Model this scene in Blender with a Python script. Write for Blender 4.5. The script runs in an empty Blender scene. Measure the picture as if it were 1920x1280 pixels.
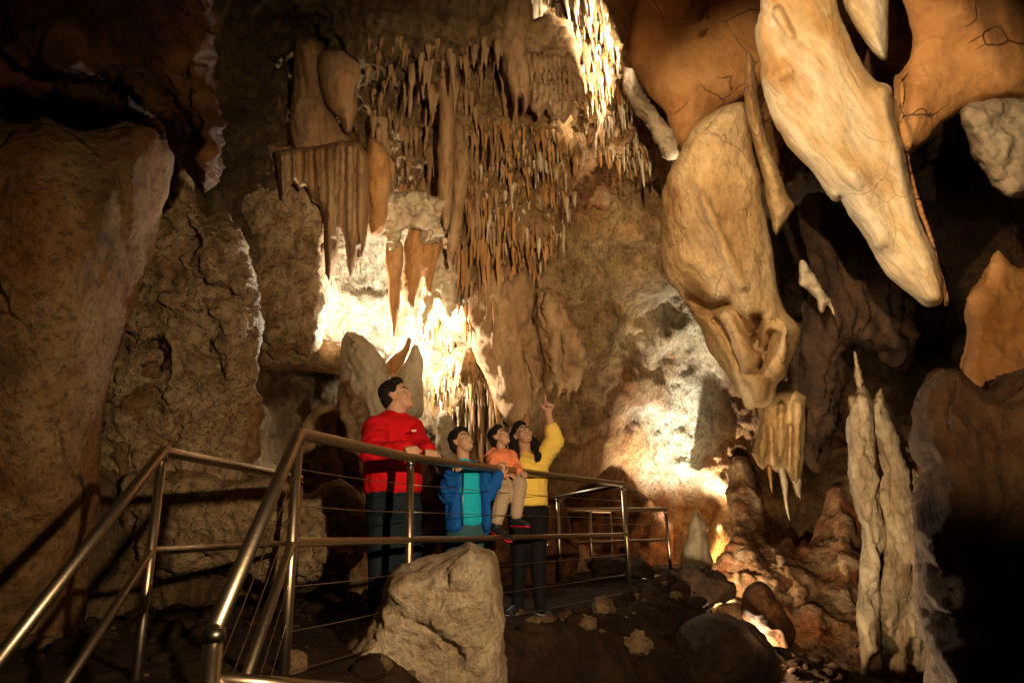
import bpy, bmesh, math, random
import numpy as np
from mathutils import Vector, Matrix, Euler
from mathutils.bvhtree import BVHTree

# ------------------------------------------------------------ camera, world, lamps, exposure
SC = bpy.context.scene
COL = SC.collection
F = 1280.0
PITCH, ROLL = math.radians(16), math.radians(-1.4)
CAMM = Matrix.Rotation(math.radians(90) + PITCH, 3, 'X') @ Matrix.Rotation(ROLL, 3, 'Z')
cam = bpy.data.cameras.new('camera'); cam.lens = 24; cam.sensor_width = 36
cam.clip_start = 0.05; cam.clip_end = 200
camo = bpy.data.objects.new('camera', cam); COL.objects.link(camo)
camo.matrix_world = CAMM.to_4x4()
SC.camera = camo
SC.view_settings.view_transform = 'Standard'; SC.view_settings.look = 'None'
SC.view_settings.exposure = 0.0; SC.view_settings.gamma = 1.0
W = bpy.data.worlds.new('World'); SC.world = W; W.use_nodes = True
W.node_tree.nodes['Background'].inputs[0].default_value = (1.0, 0.62, 0.34, 1)
W.node_tree.nodes['Background'].inputs[1].default_value = 0.014
try:
    SC.cycles.max_bounces = 5; SC.cycles.diffuse_bounces = 3; SC.cycles.glossy_bounces = 3
    SC.cycles.sample_clamp_indirect = 4.0
except Exception: pass

MN = np.array(CAMM)
def ray(x, y): return MN @ np.array([(x-960)/F, -(y-640)/F, -1.0])
def atd(x, y, d): return Vector(ray(x, y)*d)
def atz(x, y, z):
    r = ray(x, y); return Vector(r*(z/r[2]))
def aty(x, y, Y):
    r = ray(x, y); return Vector(r*(Y/r[1]))
def unproj(X, Y, D):
    a = np.stack([(X-960)/F*D, -(Y-640)/F*D, -D], -1)
    return a @ MN.T
def proj(p):
    c = MN.T @ np.array(p); return (960+F*c[0]/-c[2], 640-F*c[1]/-c[2], -c[2])

WARM = (1.0, 0.74, 0.46); WHITE = (1.0, 0.86, 0.66); ORNG = (1.0, 0.62, 0.30); COOL = (1.0, 0.92, 0.78)
def lamp(kind, loc, power, col=WARM, target=None, cone=60, blend=.5, rad=.04):
    l = bpy.data.lights.new('cave_or_fill_lamp', kind); l.energy = power; l.color = col; l.shadow_soft_size = rad
    o = bpy.data.objects.new('cave_or_fill_lamp', l); COL.objects.link(o); o.location = loc
    if kind == 'SPOT':
        l.spot_size = math.radians(cone); l.spot_blend = blend
        d = Vector(target)-Vector(loc); o.rotation_euler = d.to_track_quat('-Z', 'Y').to_euler()
    return o
# lamps of the cave and added fill lamps (hidden behind rocks or beside the path, out of frame)
lamp('SPOT', (1.15, -.1, .55), 900, WARM, (-.65, 4.8, .7), 80, 1.0)                      # path lamp on the family
lamp('SPOT', (1.25, 4.1, -.86), 1000, (1,.76,.48), atd(1612, 900, 7.8), 46, .8)          # low lamp on the pale twin column
lamp('SPOT', (1.2, -.2, .75), 2300, (1,.74,.46), atd(930, 380, 9), 42, 1.0)               # added fill spot beside the path lamp, brightens the middle wall
lamp('SPOT', (1.15, -.1, .5), 950, (1,.66,.36), atd(1850, 630, 6.3), 34, 1.0)                          # added fill spot for the orange rock and buttress at right
lamp('SPOT', (.5, 1.3, 3.0), 2300, (1,.76,.48), atd(1500, 330, 7.5), 46, .5, .03)           # on the great pendants
lamp('POINT', atd(692, 652, 9.1), 560, COOL, rad=.05)                                  # behind the stalagmites
lamp('POINT', atd(772, 672, 9.0), 150, COOL, rad=.05)

lamp('SPOT', atd(1318, 1030, 12.0), 1400, COOL, atd(1262, 720, 13.8), 105, .9, .05)      # behind the lone stalagmite
lamp('POINT', atd(1322, 1040, 12.1), 55, ORNG, rad=.05)
lamp('SPOT', atd(1345, 430, 9.0), 330, WHITE, atd(1075, 180, 8.9), 50, .8, .03)        # behind the left pendant
lamp('SPOT', (2.0, 5.6, 5.5), 1700, WHITE, atd(1085, 110, 8.6), 50, .9, .03)            # added unseen lamp overhead, brightens the cascade
lamp('POINT', atd(1405, 1232, 6.5), 300, (1,.74,.46), rad=.05)                         # added lamp behind the big dark boulder, brightens the slope
lamp('POINT', atd(1300, 1100, 8.78), 620, (1,.78,.52), rad=.05)             # lower right slope

# ------------------------------------------------------------ noise
rs = np.random.RandomState(7)
PERM = rs.permutation(256); PERM = np.concatenate([PERM, PERM, PERM])
GR = rs.normal(size=(256, 3)); GR /= np.linalg.norm(GR, axis=1)[:, None]
def perlin(p):
    i = np.floor(p).astype(int); f = p-i; i = i & 255
    u = f*f*f*(f*(f*6-15)+10)
    def g(dx, dy, dz):
        h = PERM[PERM[PERM[(i[..., 0]+dx) & 255]+((i[..., 1]+dy) & 255)]+((i[..., 2]+dz) & 255)]
        v = GR[h]
        return v[..., 0]*(f[..., 0]-dx)+v[..., 1]*(f[..., 1]-dy)+v[..., 2]*(f[..., 2]-dz)
    x, y, z = u[..., 0], u[..., 1], u[..., 2]
    a = g(0,0,0)*(1-x)+g(1,0,0)*x; b = g(0,1,0)*(1-x)+g(1,1,0)*x
    c = g(0,0,1)*(1-x)+g(1,0,1)*x; d = g(0,1,1)*(1-x)+g(1,1,1)*x
    return ((a*(1-y)+b*y)*(1-z)+(c*(1-y)+d*y)*z)*1.5
def fbm(p, o=4, s=1.0, lac=2.1, gain=.5):
    r = 0; a = 1.0; q = p*s
    for k in range(o):
        r = r+a*perlin(q+17.3*k); a *= gain; q = q*lac
    return r
def ridged(p, o=3, s=1.0):
    r = 0; a = 1.0; q = p*s
    for k in range(o):
        r = r+a*(1-2*np.abs(perlin(q+9.1*k))); a *= .5; q = q*2.1
    return r
def smooth01(t): t = np.clip(t, 0, 1); return t*t*(3-2*t)

# ------------------------------------------------------------ materials
def N(nt, t, **kw):
    n = nt.nodes.new(t)
    for k, v in kw.items():
        if k.startswith('i_'): n.inputs[int(k[2:]) if k[2:].isdigit() else k[2:]].default_value = v
        else: setattr(n, k, v)
    return n
def mathn(nt, op, a, b=None, clamp=False):
    n = nt.nodes.new('ShaderNodeMath'); n.operation = op; n.use_clamp = clamp
    for k, v in enumerate((a, b)):
        if v is None: continue
        if isinstance(v, (int, float)): n.inputs[k].default_value = v
        else: nt.links.new(v, n.inputs[k])
    return n.outputs[0]
def mixc(nt, fac, a, b, mode='MIX'):
    n = nt.nodes.new('ShaderNodeMix'); n.data_type = 'RGBA'; n.blend_type = mode
    if isinstance(fac, (int, float)): n.inputs[0].default_value = fac
    else: nt.links.new(fac, n.inputs[0])
    for k, v in ((6, a), (7, b)):
        if isinstance(v, tuple): n.inputs[k].default_value = (*v[:3], 1)
        else: nt.links.new(v, n.inputs[k])
    return n.outputs[2]
def ramp(nt, fac, stops):
    n = nt.nodes.new('ShaderNodeValToRGB'); nt.links.new(fac, n.inputs[0])
    e = n.color_ramp.elements
    while len(e) < len(stops): e.new(.5)
    for k, (p, c) in enumerate(stops):
        e[k].position = p; e[k].color = (*c[:3], 1) if isinstance(c, tuple) else (c, c, c, 1)
    return n.outputs[0]
def noise(nt, vec, scale, detail=6, rough=.6, dist=0.0):
    n = N(nt, 'ShaderNodeTexNoise'); n.inputs['Scale'].default_value = scale; n.inputs['Detail'].default_value = detail
    n.inputs['Roughness'].default_value = rough; n.inputs['Distortion'].default_value = dist
    nt.links.new(vec, n.inputs['Vector']); return n.outputs['Fac']
def newmat(name):
    m = bpy.data.materials.new(name); m.use_nodes = True; nt = m.node_tree
    b = nt.nodes['Principled BSDF']; return m, nt, b
def rock(name, c0, c1, c2, patch=None, pscale=.9, pthr=.52, scale=2.2, bump=.03, fine=26, crack=0, crackscale=1.6,
         streak=0.0, speck=.5, rough=.75, tint=False, spec=.3, pits=0.0, rot=0):
    """limestone: three-tone mottling, rust patches, dark specks, cracks and vertical drip streaks"""
    m, nt, b = newmat(name); L = nt.links.new
    geo = N(nt, 'ShaderNodeNewGeometry').outputs['Position']
    mp = N(nt, 'ShaderNodeMapping'); mp.inputs['Scale'].default_value = (1, 1, 1-.88*streak); pos = mp.outputs[0]
    if rot:
        mr = N(nt, 'ShaderNodeMapping'); mr.inputs['Rotation'].default_value = (0, math.radians(rot), 0); L(geo, mr.inputs[0]); L(mr.outputs[0], mp.inputs[0])
    else: L(geo, mp.inputs[0])
    n1 = noise(nt, pos, scale, 9, .62, .35)
    c = ramp(nt, n1, [(.30, c0), (.48, c1), (.68, c2)])
    if patch:
        n2 = noise(nt, pos, pscale, 7, .65, .8)
        f = ramp(nt, n2, [(pthr, 0.0), (pthr+.11, .85)])
        c = mixc(nt, f, c, patch)
    n3 = noise(nt, pos, fine*.45, 8, .75, .2)
    f3 = ramp(nt, n3, [(.36, 1.0), (.52, 0.0)])
    f3 = mathn(nt, 'MULTIPLY', f3, speck)
    c = mixc(nt, f3, c, (c0[0]*.35, c0[1]*.33, c0[2]*.33))
    h = mathn(nt, 'MULTIPLY', noise(nt, pos, fine, 8, .8), .55)
    h = mathn(nt, 'ADD', h, mathn(nt, 'MULTIPLY', noise(nt, pos, fine*.28, 6, .6, .5), 1.3))
    if pits:
        v = N(nt, 'ShaderNodeTexVoronoi'); v.inputs['Scale'].default_value = 9
        wq = N(nt, 'ShaderNodeVectorMath'); wq.operation = 'ADD'; L(pos, wq.inputs[0])
        nz = N(nt, 'ShaderNodeTexNoise'); nz.inputs['Scale'].default_value = 5; L(pos, nz.inputs[0]); L(nz.outputs[1], wq.inputs[1])
        L(wq.outputs[0], v.inputs['Vector'])
        f5 = ramp(nt, v.outputs['Distance'], [(.10, 1.0), (.30, 0.0)])
        h = mathn(nt, 'SUBTRACT', h, mathn(nt, 'MULTIPLY', f5, pits))
        c = mixc(nt, mathn(nt, 'MULTIPLY', f5, .5), c, (c0[0]*.4, c0[1]*.4, c0[2]*.4))
    if crack:
        wv = N(nt, 'ShaderNodeVectorMath'); wv.operation = 'ADD'
        nz = N(nt, 'ShaderNodeTexNoise'); nz.inputs['Scale'].default_value = 1.3; nz.inputs['Detail'].default_value = 5
        L(geo, nz.inputs[0]); sc = N(nt, 'ShaderNodeVectorMath'); sc.operation = 'SCALE'; sc.inputs[3].default_value = .38
        L(nz.outputs[1], sc.inputs[0]); L(geo, wv.inputs[0]); L(sc.outputs[0], wv.inputs[1])
        v = N(nt, 'ShaderNodeTexVoronoi'); v.feature = 'DISTANCE_TO_EDGE'; v.inputs['Scale'].default_value = crackscale
        L(wv.outputs[0], v.inputs['Vector'])
        f4 = ramp(nt, v.outputs['Distance'], [(.002, .9), (.011, 0.0)])
        gate = ramp(nt, noise(nt, geo, .9, 3), [(.45, 0.0), (.58, 1.0)])
        f4 = mathn(nt, 'MULTIPLY', mathn(nt, 'MULTIPLY', f4, gate), crack)
        c = mixc(nt, f4, c, (.03, .014, .006)); h = mathn(nt, 'SUBTRACT', h, mathn(nt, 'MULTIPLY', f4, .8))
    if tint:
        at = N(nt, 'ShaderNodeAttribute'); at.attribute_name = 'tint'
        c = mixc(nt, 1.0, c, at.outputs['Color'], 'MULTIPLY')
    L(c, b.inputs['Base Color'])
    bp = N(nt, 'ShaderNodeBump'); bp.inputs['Strength'].default_value = 1.0; bp.inputs['Distance'].default_value = bump
    L(h, bp.inputs['Height']); L(bp.outputs[0], b.inputs['Normal'])
    b.inputs['Roughness'].default_value = rough; b.inputs['Specular IOR Level'].default_value = spec
    return m
M = {}
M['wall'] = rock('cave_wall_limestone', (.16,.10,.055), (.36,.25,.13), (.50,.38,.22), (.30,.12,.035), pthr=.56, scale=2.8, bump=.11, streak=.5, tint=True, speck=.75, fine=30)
M['left'] = rock('smooth_brown_rock', (.11,.06,.025), (.31,.175,.07), (.44,.28,.13), (.26,.10,.03), pscale=1.0, pthr=.50, scale=1.8, bump=.05, crack=1.0, crackscale=.7, speck=.75, fine=44, rough=.9, spec=.12)
M['pit'] = rock('pitted_grey_rock', (.15,.08,.034), (.48,.31,.15), (.66,.47,.26), (.48,.21,.07), pthr=.55, scale=4.5, bump=.08, speck=.65, fine=26, pits=.45)
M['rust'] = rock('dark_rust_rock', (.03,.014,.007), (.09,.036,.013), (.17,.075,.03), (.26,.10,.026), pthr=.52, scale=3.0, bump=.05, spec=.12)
M['drape'] = rock('brown_drapery_stone', (.17,.09,.035), (.33,.19,.085), (.42,.28,.14), (.30,.12,.03), pthr=.6, scale=2.2, bump=.032, streak=.85, speck=.5)
M['amber'] = rock('amber_flowstone', (.28,.12,.03), (.42,.20,.06), (.50,.28,.11), None, scale=3, bump=.032, streak=.85, speck=.5)
M['pale'] = rock('pale_stalagmite_stone', (.30,.21,.12), (.50,.39,.24), (.62,.52,.36), (.36,.20,.08), pthr=.60, scale=3.2, bump=.022, speck=.3, streak=.3)
M['shield'] = rock('smooth_cream_shield', (.30,.165,.06), (.50,.31,.125), (.62,.45,.235), (.27,.12,.04), pscale=1.0, pthr=.53, scale=1.5, bump=.03, crack=.5, crackscale=1.5, speck=.5, streak=.45, rough=.66, fine=34)
M['white'] = rock('white_flowstone_shield', (.38,.20,.06), (.58,.42,.22), (.70,.59,.42), (.42,.20,.05), pscale=1.3, pthr=.50, scale=2.2, bump=.028, crack=.25, speck=.35, streak=.88, rough=.62, rot=28, fine=34)
M['ceil'] = rock('cracked_orange_ceiling', (.30,.12,.035), (.44,.20,.06), (.54,.28,.10), None, scale=1.9, bump=.026, crack=1.0, crackscale=1.5, speck=.2)
M['slope'] = rock('rust_and_cream_flowstone', (.16,.06,.02), (.42,.22,.09), (.66,.48,.29), (.42,.12,.025), pscale=1.2, pthr=.52, scale=2.6, bump=.09, speck=.6, fine=28)
M['grey'] = rock('pale_grey_column_stone', (.12,.08,.045), (.27,.19,.11), (.38,.29,.18), (.30,.18,.08), pthr=.6, scale=2.6, bump=.03, streak=.6, speck=.4)
M['grey2'] = rock('cream_grey_column_stone', (.20,.125,.06), (.42,.31,.18), (.60,.48,.32), (.34,.19,.08), pthr=.56, scale=3.0, bump=.045, streak=.75, speck=.55, fine=26)
M['dark'] = rock('dark_rock', (.02,.011,.006), (.05,.025,.012), (.10,.05,.022), None, scale=2.4, bump=.05, rough=.6, streak=.4)  # plain dark tone; on the rock curtain it paints in shade
M['boulder'] = rock('cream_crusted_boulder', (.26,.165,.08), (.60,.44,.26), (.76,.61,.41), (.26,.14,.055), pscale=1.7, pthr=.53, scale=2.6, bump=.055, speck=.5, fine=52)
M['butt'] = rock('dark_brown_buttress', (.07,.035,.016), (.14,.075,.035), (.22,.13,.06), None, scale=2.4, bump=.05, rough=.7, streak=.6)
M['soil'] = rock('packed_brown_soil', (.018,.009,.005), (.038,.020,.010), (.065,.036,.018), None, scale=3, bump=.05, rough=.9, spec=.1)
M['pebble'] = rock('brown_limestone_rubble', (.06,.03,.013), (.15,.085,.035), (.25,.16,.075), None, scale=7, bump=.03, fine=40)
def plain(name, col, rough=.5, metal=0, bscale=0, bump=.0, var=.2, spec=.4, stretch=None):
    m, nt, b = newmat(name); L = nt.links.new
    tc = N(nt, 'ShaderNodeTexCoord').outputs['Object']
    if stretch:
        mp = N(nt, 'ShaderNodeMapping'); mp.inputs['Scale'].default_value = stretch; L(tc, mp.inputs[0]); tc = mp.outputs[0]
    n = noise(nt, tc, bscale or 8, 5)
    lo = tuple(x*(1-var) for x in col); hi = tuple(min(1, x*(1+var)) for x in col)
    L(ramp(nt, n, [(.3, lo), (.7, hi)]), b.inputs['Base Color'])
    b.inputs['Roughness'].default_value = rough; b.inputs['Metallic'].default_value = metal; b.inputs['Specular IOR Level'].default_value = spec
    if bump:
        bp = N(nt, 'ShaderNodeBump'); bp.inputs['Distance'].default_value = bump; L(n, bp.inputs['Height']); L(bp.outputs[0], b.inputs['Normal'])
    return m
M['steel'] = plain('brushed_steel', (.46,.35,.23), .34, 1.0, 40, .0006, .1)
M['steeldark'] = plain('dark_steel', (.20,.17,.13), .36, 1.0, 40, .0006, .1)

# ------------------------------------------------------------ object helpers
def tag(o, label=None, cat=None, group=None, kind=None):
    if label: o['label'] = label
    if cat: o['category'] = cat
    if group: o['group'] = group
    if kind: o['kind'] = kind
    return o
def link_mesh(name, V, Fc, mat, parent=None, smooth=True, centre=True):
    V = np.asarray(V, float)
    me = bpy.data.meshes.new(name)
    c = np.array([V[:, 0].mean(), V[:, 1].mean(), V[:, 2].min()]) if (centre and parent is None) else np.zeros(3)
    me.from_pydata((V-c).tolist(), [], [tuple(map(int, f)) for f in Fc])
    me.materials.append(mat)
    if smooth: me.polygons.foreach_set('use_smooth', [True]*len(me.polygons))
    me.update()
    o = bpy.data.objects.new(name, me); o.location = c; COL.objects.link(o)
    if parent is not None:
        o.parent = parent; o.location = -Vector(parent.location)
    return o
def empty(name, loc):
    o = bpy.data.objects.new(name, None); o.empty_display_size = .1; o.location = loc; COL.objects.link(o); return o

def vnormals(V, Q):
    a, b, c, d = (V[Q[:, k]] for k in range(4))
    n = np.cross(c-a, d-b); out = np.zeros_like(V)
    for k in range(4): np.add.at(out, Q[:, k], n)
    return out/(np.linalg.norm(out, axis=1)[:, None]+1e-12)

def catmull(P, n=5):
    P = np.array(P, float); m = len(P); out = []
    for i in range(m):
        p0, p1, p2, p3 = P[(i-1) % m], P[i], P[(i+1) % m], P[(i+2) % m]
        for k in range(n):
            t = k/n
            out.append(.5*((2*p1)+(-p0+p2)*t+(2*p0-5*p1+4*p2-p3)*t*t+(-p0+3*p1-3*p2+p3)*t**3))
    return np.array(out)
def segdist(X, Y, P, closed=True):
    """nearest distance and nearest point to polyline"""
    best = np.full(X.shape, 1e18); NX = np.zeros(X.shape); NY = np.zeros(X.shape); T = np.zeros(X.shape)
    m = len(P); K = m if closed else m-1
    for i in range(K):
        a = P[i]; b = P[(i+1) % m]; d = b-a; l2 = d@d+1e-9
        t = np.clip(((X-a[0])*d[0]+(Y-a[1])*d[1])/l2, 0, 1)
        qx = a[0]+t*d[0]; qy = a[1]+t*d[1]
        q = (X-qx)**2+(Y-qy)**2; w = q < best
        best = np.where(w, q, best); NX = np.where(w, qx, NX); NY = np.where(w, qy, NY); T = np.where(w, (i+t)/K, T)
    return np.sqrt(best), NX, NY, T
def inside(X, Y, P):
    r = np.zeros(X.shape, bool); m = len(P)
    for i in range(m):
        a = P[i]; b = P[(i+1) % m]
        c = (a[1] > Y) != (b[1] > Y)
        r ^= c & (X < (b[0]-a[0])*(Y-a[1])/((b[1]-a[1]) if b[1] != a[1] else 1e-9)+a[0])
    return r

def blob(name, outline, d, thick, mat, label, cat='rock', w=None, step=5, grad=(0, 0), back=.8, ridges=(), rough=.04, rscale=1.6,
         flute=0, fscale=7, fz=.10, smooth=True, jit=1.5, kind=None, parent=None, group=None, micro=.012, dfun=None, prof=.5, fdir=0):
    P = catmull(outline) if smooth else np.array(outline, float)
    jn = np.stack([P[:, 0]*.03, P[:, 1]*.03, np.zeros(len(P))], -1)
    if jit: P = P+np.stack([fbm(jn, 3), fbm(jn+40, 3)], -1)*jit*1.6
    x0, y0 = P.min(0)-step*2; x1, y1 = P.max(0)+step*2
    xs = np.arange(x0, x1, step); ys = np.arange(y0, y1, step)
    X, Y = np.meshgrid(xs, ys)
    ins = inside(X, Y, P)
    nb = np.zeros_like(ins)
    for dy in (-1, 0, 1):
        for dx in (-1, 0, 1): nb |= np.roll(np.roll(ins, dy, 0), dx, 1)
    edge = nb & ~ins
    dist, NX, NY, _ = segdist(X, Y, P)
    X = np.where(edge, NX, X); Y = np.where(edge, NY, Y); dist = np.where(ins, dist, 0)
    if w is None: w = dist.max()
    t = np.clip(dist/w, 0, 1)
    pr = np.sqrt(np.maximum(0, 1-(1-t)**2)) if prof == .5 else (1-(1-t)**2)**prof
    cx, cy = P[:, 0].mean(), P[:, 1].mean()
    D = d+grad[0]*(X-cx)+grad[1]*(Y-cy) if dfun is None else dfun(X, Y)
    extra = np.zeros_like(X)
    for (pl, amp, wd) in ridges:
        dd, _, _, tt = segdist(X, Y, np.array(pl, float), False)
        extra += amp*np.exp(-(dd/wd)**2)*np.clip(dist/12, 0, 1)
    front = D-thick*pr-extra*np.clip(dist/10, 0, 1); bk = D+back*thick*pr+.02*(dist > 0)
    use = nb; idf = -np.ones(X.shape, int); idf[use] = np.arange(use.sum()); nf = use.sum()
    idb = idf.copy(); bi = ins; idb[bi] = nf+np.arange(bi.sum())
    V = np.concatenate([unproj(X[use], Y[use], front[use]), unproj(X[bi], Y[bi], bk[bi])])
    q = ins[:-1, :-1] | ins[1:, :-1] | ins[:-1, 1:] | ins[1:, 1:]
    J, I = np.nonzero(q)
    qf = np.stack([idf[J, I], idf[J+1, I], idf[J+1, I+1], idf[J, I+1]], -1)
    qb = np.stack([idb[J, I], idb[J, I+1], idb[J+1, I+1], idb[J+1, I]], -1)
    Q = np.concatenate([qf, qb]); Q = Q[(Q >= 0).all(1)]
    nr = vnormals(V, Q)
    ef = np.concatenate([np.clip(dist[use]/14, .25, 1), np.clip(dist[bi]/14, .25, 1)])
    disp = rough*fbm(V, 5, rscale)*(.4+.6*ef)+micro*fbm(V, 3, 14)*ef
    if flute:
        a_ = math.radians(fdir); Vr = np.stack([V[:, 0]*math.cos(a_)+V[:, 2]*math.sin(a_), V[:, 1], -V[:, 0]*math.sin(a_)+V[:, 2]*math.cos(a_)], -1)
        q2 = Vr*np.array([fscale, fscale, fscale*fz])
        q2 = q2+.25*np.stack([perlin(V*1.1)]*3, -1)
        disp = disp+flute*(ridged(q2, 2)-.3)*ef
    V = V+nr*disp[:, None]
    o = link_mesh(name, V, Q, mat, parent)
    if parent is None: tag(o, label, cat, group, kind)
    return o

# ------------------------------------------------------------ the cave wall (one rock surface)
CTRL = [(-450,-300,5),(-450,300,5.2),(-450,900,5),(-450,1500,4.5),(100,0,6),(100,500,5.9),(100,1000,5.2),(100,1400,4.6),
 (300,100,6.2),(300,400,6.8),(350,700,6.9),(350,900,6.3),(350,1060,5.9),(450,100,7.4),(450,300,8),(440,500,7.9),(450,800,7.4),(450,960,6.9),
 (560,740,11),(560,820,10.6),(620,760,10.4),(560,930,8.2),(620,950,8.2),(700,900,9.2),(560,1020,7.4),(600,-100,7),(700,50,7.6),(560,150,8.6),(650,250,9.4),(560,450,9.2),(740,200,8.8),
 (800,60,7.8),(800,300,9.1),(870,180,8.7),(900,20,8),(560,560,8.9),(520,620,8.6),(620,580,10.2),(700,500,10.6),(700,640,10.6),(820,500,10.1),(820,620,10.0),(870,560,9.3),
 (780,740,9.8),(860,720,9.4),(940,720,9.3),(900,850,9.7),(800,860,9.8),(960,900,9.6),(1000,1050,9.8),(800,1050,9.2),(900,350,8.9),(900,480,9.0),(940,600,9.2),
 (990,250,8.5),(1000,420,8.9),(1060,300,9.0),(1050,60,8.6),(1120,130,8.9),(1150,250,9.4),(1180,330,10.8),(1120,400,10.5),(1060,520,10.6),(1100,620,11.2),(1200,480,11.4),(1180,420,10.8),(1150,720,12),(1060,850,11.2),
 (1230,600,12.4),(1290,700,13.4),(1280,820,13.8),(1300,950,14.2),(1220,950,14.2),(1130,950,13.6),(1360,880,12.6),(1350,620,12.6),(1400,1000,12),
 (1300,-150,7.6),(1300,60,8.9),(1350,180,10),(1240,210,11.4),(1200,120,9.6),(1210,350,11.8),(1420,260,11.0),
 (1550,450,13.5),(1550,700,13.8),(1450,850,13),(1500,1000,12),(1600,1000,11),(1700,600,13.8),(1850,420,12),(1850,700,10),(1800,100,9.5),(1650,200,10),(1700,-200,8),
 (1300,1250,10),(1500,1300,8.5),(1700,1300,7.5),(1950,1100,6.5),(2400,-300,7),(2400,500,7),(2400,1200,6),(1000,1500,9),(500,1500,6),(1500,1650,8)]
CP = np.array(CTRL, float)
def idw(X, Y, P, vals, power=4.5, s=35):
    num = 0; den = 0
    for k in range(len(P)):
        wgt = 1/(((X-P[k, 0])**2+(Y-P[k, 1])**2+s*s)/1e4)**(power/2)
        num = num+(wgt[..., None]*vals[k] if vals.ndim > 1 else wgt*vals[k]); den = den+wgt
    return num/(den[..., None] if vals.ndim > 1 else den)
TINT = [(100,500,.8,.75,.65),(350,700,.9,.85,.75),(450,300,.45,.42,.36),(600,50,.42,.38,.30),(750,60,.5,.44,.34),(560,420,.5,.45,.38),(700,250,.6,.52,.40),(560,600,.8,.74,.62),  # stone colour zones, with some shade and lamp glare painted in
 (560,780,.35,.26,.16),(620,580,1.5,1.85,2.4),(700,520,1.5,1.85,2.4),(800,560,1.5,1.85,2.4),(720,650,1.5,1.85,2.4),(870,700,1.25,1.2,1.1),(900,800,1.0,.9,.72),(860,460,.85,.7,.5),  # hollow darkened as painted shade, recess paled as painted lamp glare
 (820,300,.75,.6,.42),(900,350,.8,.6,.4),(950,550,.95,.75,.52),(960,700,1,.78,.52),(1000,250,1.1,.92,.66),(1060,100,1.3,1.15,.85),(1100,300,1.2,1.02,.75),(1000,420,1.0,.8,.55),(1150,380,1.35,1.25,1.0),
 (1120,355,1.2,.6,.3),(1080,500,1.2,1.1,.85),(1150,600,.95,.82,.6),(1180,720,.8,.6,.4),(1060,850,.9,.7,.45),(1150,850,1.0,.75,.48),(1280,620,1.4,1.65,1.95),(1290,780,1.45,1.95,2.7),(1290,880,1.45,1.9,2.5),  # right wall whitened in colour to imitate the lamp's glare
 (1200,960,.8,.4,.2),(1340,960,1.3,1.0,.55),(1380,850,1.0,.65,.35),(1300,80,1.25,.78,.42),(1230,40,1.2,.7,.38),(1380,200,1.2,.78,.42),(1550,500,.18,.12,.08),(1740,380,.10,.07,.05),(1790,330,.10,.07,.05),(1620,330,.15,.1,.07),(1450,880,.2,.12,.07),(1400,760,.4,.25,.14),(1700,600,.10,.07,.05),  # near-black zones paint shade into the void around the pendants
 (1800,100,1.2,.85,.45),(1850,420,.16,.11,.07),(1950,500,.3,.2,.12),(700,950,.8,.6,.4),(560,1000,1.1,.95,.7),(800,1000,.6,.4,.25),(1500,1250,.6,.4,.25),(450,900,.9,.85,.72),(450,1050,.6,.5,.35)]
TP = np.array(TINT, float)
FL = [([(480,20),(900,0),(1100,-60),(1300,120),(1260,320),(1090,420),(1000,560),(880,640),(860,860),(800,840),(860,560),(790,420),(640,480),(480,560)], .9)]
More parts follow.
